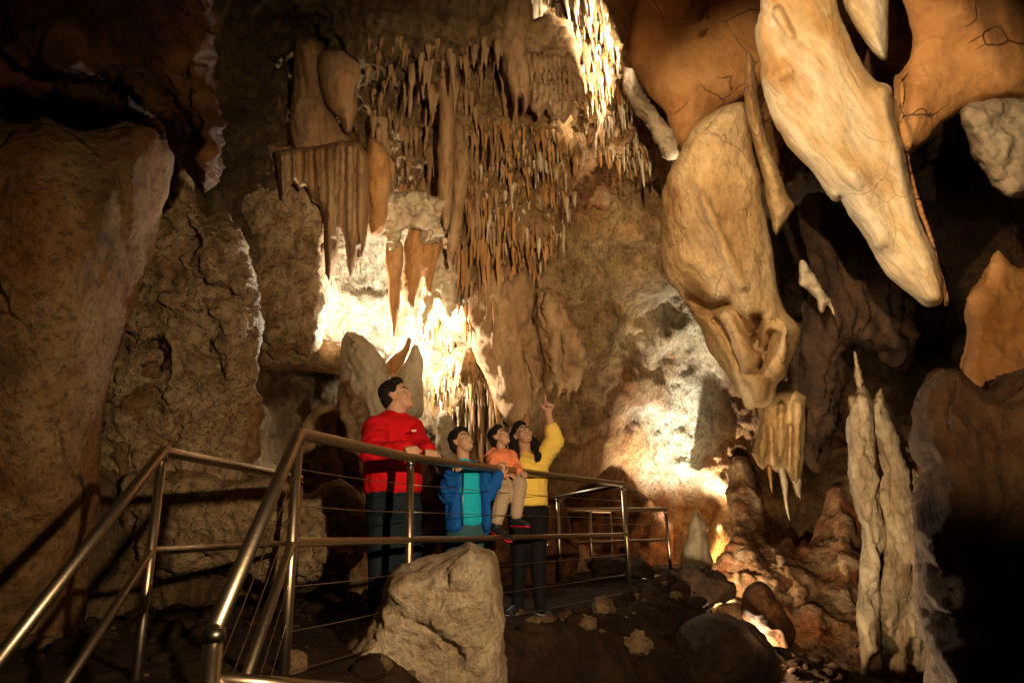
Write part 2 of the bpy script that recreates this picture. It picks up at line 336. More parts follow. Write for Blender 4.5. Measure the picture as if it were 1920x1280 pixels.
def wall():
    st = 5
    xs = np.arange(-480, 2440, st); ys = np.arange(-330, 1640, st)
    X, Y = np.meshgrid(xs.astype(float), ys.astype(float))
    jx = fbm(np.stack([X*.012, Y*.012, X*0], -1), 3)*22; jy = fbm(np.stack([X*.012, Y*.012, X*0+31], -1), 3)*22
    D = idw(X+jx, Y+jy, CP, CP[:, 2])
    fw = np.zeros_like(X)
    for pl, a in FL:
        P = np.array(pl, float); dd, *_ = segdist(X, Y, P); ii = inside(X, Y, P)
        fw = np.maximum(fw, a*smooth01(np.where(ii, .5+dd/80, .5-dd/80)))
    V0 = unproj(X, Y, D)
    # layered ledges with fringes: the surface steps forward above ragged scalloped lines
    h, wd = X.shape
    V = V0.reshape(-1, 3); fwf = fw.reshape(-1)
    f1 = V*np.array([5.5, 5.5, .7])+.5*np.stack([perlin(V*.9)]*3, -1)
    f2 = V*np.array([15, 15, 1.6])
    led = V[:, 2]*1.25+.55*fbm(V, 3, .9)+.22*(1-2*np.abs(perlin(V*np.array([7, 7, .4]))))
    saw = led-np.floor(led)
    saw = np.where(saw > .12, (saw-.12)/.88, 1-saw/.12)         # overhang under every shelf
    smooth = np.exp(-(((X-1320)/120)**2+((Y-90)/140)**2)).reshape(-1)
    smooth = np.maximum(smooth, np.exp(-(((X-1800)/150)**2+((Y-80)/150)**2)).reshape(-1))
    rough = (1-.8*smooth)
    disp = rough*(.20*fbm(V, 5, .9, gain=.55)+.05*fbm(V, 4, 5, gain=.6)+.018*fbm(V, 3, 22))
    disp += fwf*(.15*(ridged(f1, 3)-.4)+.07*(ridged(f2, 2)-.4)+.30*(.5-saw))
    disp += (1-fwf)*rough*.09*(ridged(V*.8+5, 4)-.5)
    gr = np.exp(-(((X-1275)/110)**2+((Y-780)/220)**2)).reshape(-1)+np.exp(-(((X-700)/130)**2+((Y-580)/130)**2)).reshape(-1)
    disp += gr*(.045*fbm(V, 4, 7, gain=.65)+.03*(ridged(V, 2, 6)-.4))
    r = V/np.linalg.norm(V, axis=1)[:, None]
    idx = np.arange(h*wd).reshape(h, wd)
    Q = np.stack([idx[:-1, :-1].ravel(), idx[1:, :-1].ravel(), idx[1:, 1:].ravel(), idx[:-1, 1:].ravel()], -1)
    nr = vnormals(V, Q)
    V = V+(-r*.75+nr*.25)*disp[:, None]
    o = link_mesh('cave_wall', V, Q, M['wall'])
    o['kind'] = 'structure'
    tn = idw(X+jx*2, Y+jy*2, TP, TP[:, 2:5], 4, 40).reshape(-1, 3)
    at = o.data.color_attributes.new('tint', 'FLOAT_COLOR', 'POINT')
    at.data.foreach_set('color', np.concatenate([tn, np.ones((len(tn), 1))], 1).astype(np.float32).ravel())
    bv = BVHTree.FromPolygons(V.tolist(), Q.tolist())
    return o, bv
WALL, WBV = wall()
def hit(x, y):
    r = Vector(ray(x, y)).normalized(); h = WBV.ray_cast(Vector((0, 0, 0)), r)
    return h[0]

# ------------------------------------------------------------ ground
def ground():
    xs = np.concatenate([np.arange(-9, -4, .25), np.arange(-4, 5, .05), np.arange(5, 12, .25)])
    ys = np.concatenate([np.arange(-2, 1.5, .25), np.arange(1.5, 9, .05), np.arange(9, 20, .2)])
    X, Y = np.meshgrid(xs, ys); Z = np.full(X.shape, -.56)
    # platform edge follows the railing; in front of it the ground drops towards the camera
    ex = np.interp(Y, [2.9, 3.9, 6.5, 9, 14], [-.95, -.6, 1.0, 1.5, 3.6])      # right of this the slope falls away
    right = smooth01((X-ex-np.interp(Y, [3.9, 5.2], [.02, .45]))/.7)
    Z = Z-right*.75-.5*smooth01((X-ex-1.0)/2.5)
    left = smooth01((3.35-Y)/2.2)*np.where(X < -.7, 1, 0)                        # stairs go down between the rails
    Z = Z-.9*left*(1-right)
    V = np.stack([X, Y, Z], -1).reshape(-1, 3)
    pathm = 1-right.reshape(-1)
    n = .10*fbm(V, 5, 1.6)+.04*fbm(V, 4, 6)
    n = n+.09*(ridged(V*np.array([1,1,0]), 3, 2.3)-.5)
    V[:, 2] += n*(1-.8*pathm)
    idx = np.arange(X.size).reshape(X.shape)
    Q = np.stack([idx[:-1, :-1].ravel(), idx[:-1, 1:].ravel(), idx[1:, 1:].ravel(), idx[1:, :-1].ravel()], -1)
    o = link_mesh('ground', V, Q, M['soil']); o['kind'] = 'structure'
    return o, BVHTree.FromPolygons(V.tolist(), Q.tolist())
GROUND, GBV = ground()
def ground_z(x, y):
    h = GBV.ray_cast(Vector((x, y, 3)), Vector((0, 0, -1))); return h[0].z if h[0] else -.6

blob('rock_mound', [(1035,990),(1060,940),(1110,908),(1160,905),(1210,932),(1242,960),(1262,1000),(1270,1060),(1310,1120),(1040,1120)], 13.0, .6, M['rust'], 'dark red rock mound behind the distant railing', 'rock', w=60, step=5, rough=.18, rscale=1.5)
# ------------------------------------------------------------ rock formations, left side
blob('rock_wall', [(-300,150),(0,215),(75,208),(110,222),(150,243),(200,238),(240,222),(280,225),(310,252),(322,290),(318,340),(305,390),(287,440),(272,490),(256,540),(240,590),(228,640),(215,680),(200,730),(188,790),(182,850),(188,930),(185,1020),(170,1120),(140,1300),(60,1500),(-300,1600)],
     4.9, .75, M['left'], 'huge smooth ochre brown rock face with dark cracks on the left', 'rock face', w=170, step=6, rough=.10, rscale=.9, micro=.006,
     ridges=[([(60,260),(140,600),(100,900)], .15, 90), ([(215,330),(235,500)], -.05, 14)], grad=(.0012, 0))
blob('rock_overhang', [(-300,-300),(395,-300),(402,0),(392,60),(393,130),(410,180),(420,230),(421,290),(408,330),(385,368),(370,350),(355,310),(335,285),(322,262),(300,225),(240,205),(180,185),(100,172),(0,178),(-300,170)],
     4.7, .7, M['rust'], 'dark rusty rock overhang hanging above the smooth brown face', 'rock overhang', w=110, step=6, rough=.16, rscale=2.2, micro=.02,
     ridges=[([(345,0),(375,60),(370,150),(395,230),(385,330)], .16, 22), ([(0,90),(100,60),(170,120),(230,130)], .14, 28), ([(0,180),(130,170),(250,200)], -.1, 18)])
blob('pitted_rock', [(250,420),(300,320),(345,292),(365,350),(383,408),(420,405),(450,440),(470,500),(482,540),(476,580),(486,600),(482,660),(488,740),(486,800),(494,850),(470,880),(462,930),(440,1000),(400,1060),(300,1070),(200,1060),(150,1000),(160,800)],
     6.7, .55, M['pit'], 'pitted cream and grey rock bulge behind the left handrail', 'rock', w=70, step=4, rough=.13, rscale=2.6, micro=.035,
     ridges=[([(372,380),(380,470),(420,520),(455,540)], .22, 16), ([(400,440),(440,470),(468,525)], .22, 15), ([(380,560),(420,600),(430,700)], .14, 26), ([(250,610),(300,640),(310,750)], .12, 22), ([(288,640),(292,690)], -.35, 17), ([(300,560),(360,590)], .12, 20), ([(410,440),(455,500)], -.1, 6)])
blob('rock_spur', [(200,860),(215,820),(235,740),(262,690),(290,680),(300,720),(280,780),(262,850),(240,900),(215,910)], 6.25, .10, M['left'], 'narrow tan rock spur leaning on the pitted bulge', 'rock', step=4, rough=.10, rscale=3)
blob('rock_ledge', [(230,905),(330,890),(430,905),(520,900),(560,930),(640,900),(700,960),(700,1010),(640,1080),(560,1110),(440,1080),(330,1085),(230,1060)], 6.0, .35, M['pit'], 'low pale crusted ledge behind the handrail posts', 'rock', w=50, step=5, rough=.12, rscale=2.4, micro=.03)
blob('cave_lintel', [(455,560),(440,420),(470,300),(520,270),(590,300),(615,380),(604,470),(610,600),(600,650),(570,662),(548,652),(520,672),(500,660),(487,680),(478,640)], 8.35, .3, M['pit'], 'rough rock lip with a spiky fringe over the dark hollow', 'rock', w=45, step=4, rough=.09, rscale=3, flute=.03)
blob('light_block_shelf', [(470,640),(560,632),(700,655),(715,675),(680,700),(560,694),(480,692)], 9.6, 1.15, M['pit'], 'added thick rock shelf keeping the recess light out of the dark hollow behind the man', 'rock', w=26, step=4, rough=.08)  # added to stop the recess lamps lighting the hollow below
# column and stalagmites behind the man
blob('stalagmite', [(648,621),(662,624),(690,640),(708,658),(722,685),(733,715),(745,790),(752,880),(700,900),(640,880),(622,830),(632,760),(637,700),(642,650)], 8.0, .38, M['pale'], 'broad pale blunt stalagmite glowing from behind, left of the man', 'stalagmite', w=34, step=3, rough=.07, rscale=3, micro=.02, flute=.02,
     ridges=[([(660,640),(690,700),(700,800)], .1, 12)])
blob('stalagmite', [(766,632),(771,640),(765,662),(752,690),(738,705),(726,700),(722,682),(730,670),(748,655),(760,638)], 8.2, .14, M['amber'], 'small horn shaped orange stalagmite between two blunt ones', 'stalagmite', step=3, rough=.02)
blob('stalagmite', [(780,648),(790,662),(794,685),(790,710),(790,780),(730,780),(733,720),(748,695),(762,672),(772,652)], 8.1, .22, M['pale'], 'rounded pale stalagmite right of the horn shaped one', 'stalagmite', step=3, rough=.03, flute=.012)
blob('rock_column', [(560,800),(590,765),(615,760),(632,775),(640,850),(650,1000),(640,1080),(590,1090),(560,1000),(545,880)], 7.6, .22, M['drape'], 'brown rock column behind the man with his shadow on it', 'rock column', w=40, step=4, rough=.16, rscale=2.4, flute=.05, micro=.03)
blob('rock_pillar', [(625,900),(640,740),(660,720),(700,780),(720,900),(740,1100),(620,1120)], 7.7, .3, M['slope'], 'reddish rock pillar low behind the man', 'rock column', w=40, step=4, rough=.14, rscale=2.4, flute=.05, micro=.03)
blob('stalagmite', [(822,778),(836,772),(848,786),(851,815),(856,850),(858,880),(812,880),(815,840),(818,800)], 8.4, .2, M['pale'], 'small white layered stalagmite between the man and the boy', 'stalagmite', step=2.5, rough=.05, rscale=7, micro=.02)
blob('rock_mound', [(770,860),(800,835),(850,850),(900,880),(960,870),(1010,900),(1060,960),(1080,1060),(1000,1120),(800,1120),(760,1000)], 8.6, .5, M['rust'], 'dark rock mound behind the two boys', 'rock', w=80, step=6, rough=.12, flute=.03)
# hanging stones in the middle
G = 'stalactites hanging in the lit recess'
blob('stalactite', [(598,104),(622,94),(652,99),(670,114),(676,135),(672,170),(669,210),(661,245),(648,252),(637,228),(616,200),(603,170),(597,138)], 7.9, .30, M['drape'], 'fat egg shaped brown stalactite high above the drapery', 'stalactite', step=3, rough=.03)
blob('stalactite', [(552,80),(580,70),(604,90),(606,170),(630,222),(650,250),(655,300),(560,300),(545,240),(550,150)], 8.15, .3, M['drape'], 'broad brown root of the drapery beside the egg shaped stalactite', 'stalactite', step=4, rough=.05, flute=.03)
blob('stalactite_drapery', [(514,284),(545,278),(600,270),(640,262),(676,266),(690,290),(692,380),(690,440),(684,470),(678,490),(673,468),(667,492),(658,527),(651,500),(645,452),(640,432),(632,480),(619,531),(610,512),(607,460),(605,405),(598,386),(585,378),(572,352),(560,362),(548,345),(538,374),(526,378),(519,345)], 7.95, .22, M['drape'], 'wide folded stone drapery ending in two long points', 'stalactite', w=12, step=3, rough=.025, smooth=False, jit=1,
     ridges=[([(x,270),(x2,yb)], .14, 6) for x, x2, yb in ((528,530,370),(551,552,345),(574,574,350),(594,600,380),(618,617,520),(633,628,440),(656,655,500),(678,675,470))])
blob('stalactite', [(688,270),(722,275),(732,320),(729,380),(723,420),(713,440),(701,443),(692,420)], 8.1, .2, M['amber'], 'blunt brown stalactite right of the two long points', 'stalactite', step=3, rough=.03, flute=.03)
blob('stalactite', [(598,400),(607,400),(608,450),(606,470),(600,476),(595,468),(592,430)], 8.3, .08, M['rust'], 'short dark stalactite left of the long points', 'stalactite', step=2.5, rough=.01)
blob('stalactite', [(724,455),(755,455),(753,520),(748,580),(742,628),(736,634),(731,610),(728,550)], 8.6, .14, M['amber'], 'longest single orange stalactite dropping into the bright recess', 'stalactite', step=2.5, rough=.02, flute=.01)
blob('stalactite', [(756,470),(764,435),(776,415),(792,430),(803,445),(830,450),(826,475),(818,500),(808,546),(800,544),(792,515),(781,545),(775,573),(768,576),(759,560),(755,520)], 8.7, .16, M['amber'], 'forked orange stalactite beside the longest one', 'stalactite', step=2.5, rough=.03, flute=.02)
blob('crusted_stone', [(716,372),(760,362),(830,370),(838,400),(830,420),(838,435),(822,452),(795,455),(790,435),(765,425),(752,440),(748,470),(726,462),(722,420)], 8.55, .25, M['pale'], 'lacy crusted stone roof from which the orange stalactites hang', 'rock', w=22, step=3, rough=.14, rscale=6, micro=.05)
blob('crusted_stone', [(800,470),(830,465),(855,500),(860,540),(850,580),(838,600),(826,560),(812,560),(800,600),(795,640),(788,600),(792,540)], 9.0, .2, M['pale'], 'crusted white stone fringe at the right rim of the bright recess', 'rock', w=20, step=3, rough=.09, rscale=6, micro=.04, flute=.03)
blob('stalactite', [(822,128),(842,122),(850,180),(853,250),(850,330),(846,400),(836,432),(826,400),(820,340),(824,240)], 8.4, .14, M['drape'], 'slender ribbed stalactite column left of the shaggy curtain', 'stalactite', step=3, rough=.03, flute=.02)
blob('stalactite', [(846,240),(866,232),(880,300),(872,360),(862,430),(845,500),(838,470),(846,380)], 8.5, .14, M['drape'], 'second slender column beside the ribbed one', 'stalactite', step=3, rough=.04, flute=.03)
blob('stalactite', [(940,20),(975,-20),(1000,20),(985,90),(1000,150),(985,215),(975,180),(968,225),(958,180),(945,120)], 8.0, .2, M['drape'], 'ragged brown stalactite left of the organ pipe curtain', 'stalactite', w=16, step=3, rough=.05, flute=.04)
blob('stalactite_curtain', [(975,70),(990,35),(1030,25),(1070,45),(1085,85),(1093,125),(1096,165),(1088,205),(1078,185),(1068,215),(1058,235),(1048,215),(1036,225),(1024,205),(1010,222),(998,205),(988,180),(978,130)], 8.1, .26, M['drape'], 'rounded organ pipe curtain of fine stone ribs', 'stalactite', w=26, step=2.5, rough=.07, rscale=4, micro=.02, smooth=False,
     ridges=[([(985+9*k,110),(986+9*k,215)], .07, 3.2) for k in range(12)])
blob('stalactite', [(1008,545),(1030,540),(1055,555),(1070,585),(1085,618),(1094,660),(1088,705),(1081,735),(1072,728),(1066,757),(1055,735),(1045,752),(1036,722),(1026,735),(1020,690),(1012,640),(1002,600)], 9.0, .16, M['drape'], 'bulging orange stalactite above the pointing hand', 'stalactite', step=3, rough=.10, rscale=2.5, flute=.09, fscale=6, micro=.02, smooth=False, ridges=[([(1030,560),(1042,640),(1045,740)], .09, 8), ([(1062,590),(1074,660),(1068,745)], .10, 8)])
blob('stalactite', [(965,560),(990,575),(1006,615),(1022,660),(1016,700),(1004,735),(994,712),(986,726),(978,690),(966,640)], 9.15, .14, M['drape'], 'dark pointed stalactite left of the bulging orange one', 'stalactite', step=3, rough=.10, rscale=3, flute=.08, micro=.02)
blob('flowstone_column', [(880,560),(905,480),(940,520),(985,500),(1000,560),(985,640),(990,760),(960,800),(930,760),(905,700),(885,640)], 9.1, .3, M['drape'], 'fluted orange flowstone column left of the pointing arm', 'flowstone', w=34, step=4, rough=.06, flute=.06)
blob('rock_ridge', [(1180,130),(1205,165),(1235,215),(1262,250),(1272,270),(1262,300),(1240,290),(1215,235),(1185,200),(1165,150)], 8.9, .25, M['grey'], 'pale diagonal rock rim with a row of short spikes under the orange ceiling', 'rock', w=18, step=3, rough=.09, rscale=5)
blob('orange_boss', [(1085,372),(1092,350),(1110,338),(1130,340),(1145,355),(1150,375),(1135,392),(1115,385)], 10.2, .15, M['slope'], 'small rust red stone boss under an arched shadow in the wall', 'rock', step=3)
blob('cave_ceiling', [(1188,-200),(1185,20),(1180,110),(1205,160),(1240,205),(1268,262),(1290,275),(1340,215),(1400,180),(1440,120),(1470,-200)], 9.4, .5, M['ceil'], None, kind='structure', w=90, step=6, rough=.08, rscale=.9, micro=.004, jit=3)

# ------------------------------------------------------------ great pendants on the right
blob('rock_pendant', [(1303,236),(1340,209),(1392,193),(1403,230),(1412,280),(1422,330),(1430,380),(1440,430),(1449,480),(1456,530),(1466,570),(1485,598),(1499,620),(1494,650),(1481,680),(1475,702),(1456,722),(1450,756),(1422,766),(1400,766),(1388,742),(1365,702),(1335,662),(1300,600),(1275,555),(1250,520),(1241,470),(1240,380),(1250,335),(1275,285)],
     8.2, .5, M['shield'], 'great smooth cream pendant hanging left, shaped like a folded shell', 'rock pendant', w=80, step=3.5, rough=.06, rscale=1.4, micro=.004, flute=.007, fscale=10, fz=.06, fdir=14, dfun=lambda X, Y: 8.2-.0005*(X-1370)+.42*np.clip((np.interp(Y, [300, 360, 530, 640], [1296, 1318, 1390, 1428])-X)/80, 0, 1.3)*np.clip((Y-290)/80, 0, 1),
     ridges=[([(1318,370),(1355,460),(1390,535)], .12, 9), ([(1290,560),(1330,580),(1365,570),(1410,640)], -.34, 13),
             ([(1372,590),(1392,640),(1402,700)], .24, 13), ([(1420,600),(1418,650)], -.5, 10), ([(1345,610),(1370,650),(1388,700)], .12, 9), ([(1340,600),(1365,640),(1392,700)], -.28, 7), ([(1480,610),(1470,660),(1455,700)], .34, 16), ([(1445,630),(1425,690)], -.5, 9), ([(1425,715),(1420,760)], .2, 15), ([(1405,700),(1440,712)], -.14, 7)])
blob('rock_outcrop', [(1396,110),(1412,105),(1425,200),(1441,270),(1452,300),(1462,320),(1476,362),(1489,388),(1472,420),(1456,441),(1445,418),(1436,372),(1427,320),(1408,250),(1394,190)],
     8.0, .25, M['shield'], 'narrow orange stone blade wedged between the two great pendants', 'rock', w=26, step=3, rough=.04)
blob('rock_pendant', [(1436,-120),(1425,20),(1418,60),(1424,110),(1427,158),(1443,215),(1480,272),(1530,325),(1562,372),(1580,372),(1600,410),(1638,478),(1660,512),(1708,556),(1738,575),(1766,566),(1765,530),(1745,460),(1722,400),(1702,330),(1690,270),(1676,215),(1668,165),(1640,150),(1612,110),(1590,60),(1570,0),(1570,-120)],
     6.7, .26, M['white'], 'largest white streaked pendant sweeping down to a blunt tip at upper right', 'rock pendant', w=55, step=3.5, rough=.05, rscale=.9, micro=.003, grad=(-.0012, .0006),
     fdir=28, flute=.006, fscale=13, fz=.05, ridges=[([(1664,170),(1684,300),(1712,420),(1758,555)], .12, 20), ([(1458,22),(1480,66)], -.12, 9), ([(1440,150),(1475,130)], .07, 22), ([(1530,120),(1570,250),(1600,330)], .05, 26), ([(1600,330),(1650,450)], .10, 22)])
blob('rock_outcrop', [(1576,-120),(1580,0),(1600,40),(1640,100),(1662,112),(1664,60),(1662,-120)], 6.6, .2, M['white'], 'pale stone wedge at the top edge beside the white pendant', 'rock', w=30, step=3.5, rough=.03)
blob('rock_flank', [(1712,-150),(1711,70),(1688,130),(1672,145),(1676,215),(1690,280),(1702,330),(1722,395),(1745,455),(1766,530),(1770,572),(1780,560),(1766,500),(1745,430),(1722,370),(1704,300),(1712,282),(1740,262),(1765,235),(1785,222),(1810,205),(1870,190),(1940,185),(2250,170),(2250,-200)],
     6.95, .30, M['ceil'], 'ochre ceiling slab with long cracks at the top right corner', 'rock face', w=70, step=4, rough=.06, rscale=1.0, micro=.004,
     ridges=[([(1690,130),(1688,230),(1712,350),(1755,500)], .14, 12), ([(1760,-50),(1860,60),(1900,160)], .15, 45), ([(1850,0),(1900,120)], -.08, 20)])
blob('crusted_stone', [(1805,205),(1850,188),(1900,185),(1960,200),(1990,380),(1930,370),(1890,375),(1868,350),(1850,325),(1825,290),(1812,250)], 6.9, .3, M['grey'], 'rough grey crusted knob under the ochre ceiling slab', 'rock', w=40, step=3.5, rough=.07, rscale=4, micro=.02)
blob('rock_flame', [(1868,470),(1885,490),(1920,505),(1990,480),(2100,760),(1990,800),(1840,790),(1805,760),(1803,700),(1808,640),(1820,560),(1845,520)], 6.4, .35, M['ceil'], 'flame shaped rust orange rock at the right edge', 'rock', w=45, step=4, rough=.1, rscale=2.0)
blob('rock_buttress', [(1745,720),(1770,695),(1800,700),(1850,735),(1920,700),(2200,650),(2250,1500),(1760,1500),(1745,1340),(1738,1200),(1720,1100),(1712,1000),(1725,930),(1738,880),(1712,850),(1712,790),(1725,740)], 5.2, .6, M['butt'], 'dark grooved rock buttress filling the lower right corner', 'rock', w=90, step=5, rough=.10, rscale=1.6, flute=.07, fscale=3.5, fz=.15)
blob('rock_rib', [(1735,705),(1755,690),(1790,700),(1800,760),(1795,830),(1775,900),(1745,935),(1722,890),(1712,820),(1716,760)], 6.6, .3, M['rust'], 'rust brown rib between the tall pale column and the dark buttress', 'rock', w=30, step=4, rough=.06)
blob('rock_column', [(1630,790),(1638,745),(1652,725),(1664,760),(1688,815),(1712,868),(1735,915),(1745,990),(1722,1060),(1738,1120),(1760,1240),(1690,1270),(1650,1240),(1644,1060),(1648,980),(1638,900),(1630,840)],
     7.7, .28, M['grey2'], 'wide right half of the pale twin column beside the dark buttress', 'stone column', w=26, step=3, rough=.07, rscale=2, flute=.07, fscale=4.5, micro=.02, ridges=[([(1655,760),(1690,900),(1700,1100)], .10, 16), ([(1675,800),(1712,900),(1720,1000)], -.08, 6)])
blob('rock_column', [(1592,775),(1596,745),(1606,752),(1614,740),(1628,752),(1638,800),(1644,880),(1656,960),(1660,1020),(1648,1060),(1656,1120),(1646,1165),(1650,1215),(1634,1238),(1622,1290),(1612,1200),(1610,1080),(1616,1020),(1612,960),(1600,910),(1593,850),(1588,790)],
     7.45, .18, M['grey2'], 'narrow left half of the pale twin column reaching nearly to the floor', 'stone column', w=18, step=3, rough=.07, rscale=2.5, flute=.06, fscale=6, micro=.02)
blob('rock_outcrop', [(1602,660),(1610,690),(1628,740),(1645,770),(1640,800),(1598,800),(1592,785),(1604,770)], 7.7, .12, M['grey'], 'thin frayed stone blade topping the pale twin column', 'rock', w=16, step=3, rough=.05, rscale=6, flute=.05, fscale=14)
blob('rock_outcrop', [(1500,488),(1515,494),(1530,520),(1548,548),(1560,575),(1566,594),(1552,570),(1540,585),(1525,552),(1508,540),(1498,530)], 8.6, .1, M['pale'], 'small white toothed stone blade lit between the pendants', 'rock', w=10, step=2.5, rough=.05, rscale=7)
blob('rock_curtain', [(1500,380),(1560,370),(1640,480),(1710,570),(1700,700),(1600,640),(1570,760),(1540,880),(1510,850),(1500,700),(1510,600),(1520,480)], 9.6, .5, M['dark'], 'ribbed rock curtain coloured near black as shade in the gap behind the pendants', 'rock', w=60, step=5, flute=.12, fscale=4, rough=.12)  # near-black colour stands in for the shade of this gap
# teeth below the left pendant
blob('rock_pendant', [(1412,735),(1450,735),(1490,730),(1510,745),(1512,800),(1508,850),(1502,900),(1494,930),(1484,905),(1472,880),(1456,885),(1440,872),(1432,882),(1418,870),(1410,850),(1420,815),(1422,780)], 8.9, .3, M['shield'], 'toothed lower pendant in shade below the left shell pendant', 'rock pendant', w=26, step=2.5, rough=.04, smooth=False,
     ridges=[([(1430,760),(1428,870)], .14, 8), ([(1445,800),(1448,870)], -.12, 5), ([(1465,760),(1463,880)], .12, 8), ([(1496,760),(1494,900)], .16, 8), ([(1482,800),(1480,880)], -.14, 4)])
TG = 'long thin points under the toothed pendant'
for k, (ol, lab) in enumerate([([(1437,872),(1447,872),(1448,900),(1449,928),(1444,915)], 'short orange spike under the toothed pendant'),
           ([(1456,868),(1470,872),(1478,905),(1476,935),(1481,978),(1473,955),(1466,915)], 'longest white needle under the toothed pendant'),
           ([(1484,900),(1503,895),(1501,936),(1493,925)], 'right hand short white fang under the toothed pendant')]):
    blob('stalactite', ol, 8.75, .07, M['amber' if k == 0 else 'pale'], lab, 'stalactite', step=2, rough=.01, smooth=False, jit=0, group=TG)
# lower right slope
blob('flowstone_slope', [(1340,1075),(1372,1000),(1362,930),(1372,860),(1398,862),(1415,900),(1432,960),(1440,1000),(1455,1022),(1480,1012),(1492,1040),(1505,1010),(1520,1022),(1534,990),(1546,940),(1562,903),(1578,905),(1600,935),(1624,968),(1630,1040),(1625,1120),(1650,1210),(1720,1260),(1800,1560),(1150,1560),(1230,1280),(1290,1180)],
     9.0, .5, M['slope'], 'rust red and cream flowstone slope below the toothed pendant', 'flowstone', w=70, step=4, dfun=lambda X, Y: 12.0-np.clip((Y-880)/400, 0, 2)*4.3, rough=.18, rscale=1.8, micro=.03,
     ridges=[([(1440,1010),(1500,1100),(1540,1180)], .2, 18), ([(1575,920),(1590,1000),(1600,1100)], .25, 26), ([(1380,1010),(1450,1090)], .15, 20)])
blob('stalagmite', [(1303,953),(1312,965),(1331,985),(1327,1000),(1333,1030),(1340,1085),(1280,1078),(1279,1030),(1290,1005),(1294,975)], 11.6, .28, M['pale'], 'lone pointed stalagmite glowing in front of the bright white wall', 'stalagmite', step=3, rough=.05, rscale=3)
G3 = 'dark boulders below the slope'
blob('boulder', [(1265,1180),(1300,1158),(1350,1150),(1400,1165),(1440,1195),(1460,1250),(1465,1400),(1230,1400),(1240,1230)], 5.6, .55, M['dark'], 'big rounded dark boulder at the bottom edge', 'boulder', w=90, step=4, rough=.08)
blob('boulder', [(1390,1130),(1410,1095),(1440,1100),(1470,1140),(1495,1180),(1480,1210),(1440,1205),(1400,1170)], 6.6, .3, M['rust'], 'brown boulder resting on the flowstone slope', 'boulder', w=40, step=4, rough=.08)
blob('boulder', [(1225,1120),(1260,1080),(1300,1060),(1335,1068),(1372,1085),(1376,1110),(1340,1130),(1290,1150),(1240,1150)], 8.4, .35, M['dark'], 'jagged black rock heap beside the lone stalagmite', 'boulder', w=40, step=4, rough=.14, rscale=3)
# foreground boulder
blob('boulder', [(870,1022),(882,1018),(900,1026),(925,1035),(936,1060),(940,1100),(944,1130),(942,1180),(948,1230),(952,1300),(955,1500),(610,1500),(622,1300),(634,1240),(655,1205),(688,1170),(710,1135),(715,1130),(720,1100),(740,1070),(775,1055),(810,1045),(845,1032)],
     3.75, .42, M['boulder'], 'big cream crusted boulder in front of the platform railing', 'boulder', w=60, step=3, rough=.055, rscale=2.2, micro=.014, back=.35,
     ridges=[([(870,1040),(880,1120),(830,1180)], .08, 40), ([(740,1150),(800,1170),(860,1230)], -.05, 9), ([(760,1080),(730,1140)], .06, 20)])

# ------------------------------------------------------------ small stalactites on the wall
def stal_mesh(seed, n=9, m=11, flat=.75):
    r = random.Random(seed); V = []; Fq = []
    bx = r.uniform(-.05, .05)
    ph = [r.uniform(0, 6.28) for _ in range(3)]
    for k in range(m):
        t = k/(m-1)
        t = t**1.15; rad = (1-t)**.75*(1+.16*math.sin(9*t+ph[0])+.10*math.sin(21*t+ph[1]))+.05*(1-t)
        rad *= min(1.0, .12+t*7.5)
        for j in range(n):
            a = 2*math.pi*j/n; rr = rad*(1+.16*math.sin(3*a+ph[2]+2*t)+.08*math.sin(5*a+ph[1]))
            V.append((rr*math.cos(a)+bx*8*t*t, rr*math.sin(a)*flat-1.1*t*(1-.4*t)+1.6*max(0, .12-t)/.12, -t))
    for k in range(m-1):
        for j in range(n):
            a = k*n+j; b = k*n+(j+1) % n; Fq.append((a, b, b+n, a+n))
    Fq.append(tuple(range(n))); Fq.append(tuple(range((m-1)*n, m*n))[::-1])
    return np.array(V), Fq
TEMPL = [stal_mesh(s) for s in range(8)]
def stal_data(k, mat):
    V, Fq = TEMPL[k]; me = bpy.data.meshes.new('small_stalactite'); me.from_pydata(V.tolist(), [], Fq)
    me.materials.append(mat); me.polygons.foreach_set('use_smooth', [True]*len(me.polygons)); me.update(); return me
SD = {(k, m): stal_data(k, M[m]) for k in range(8) for m in ('amber', 'drape', 'pale')}
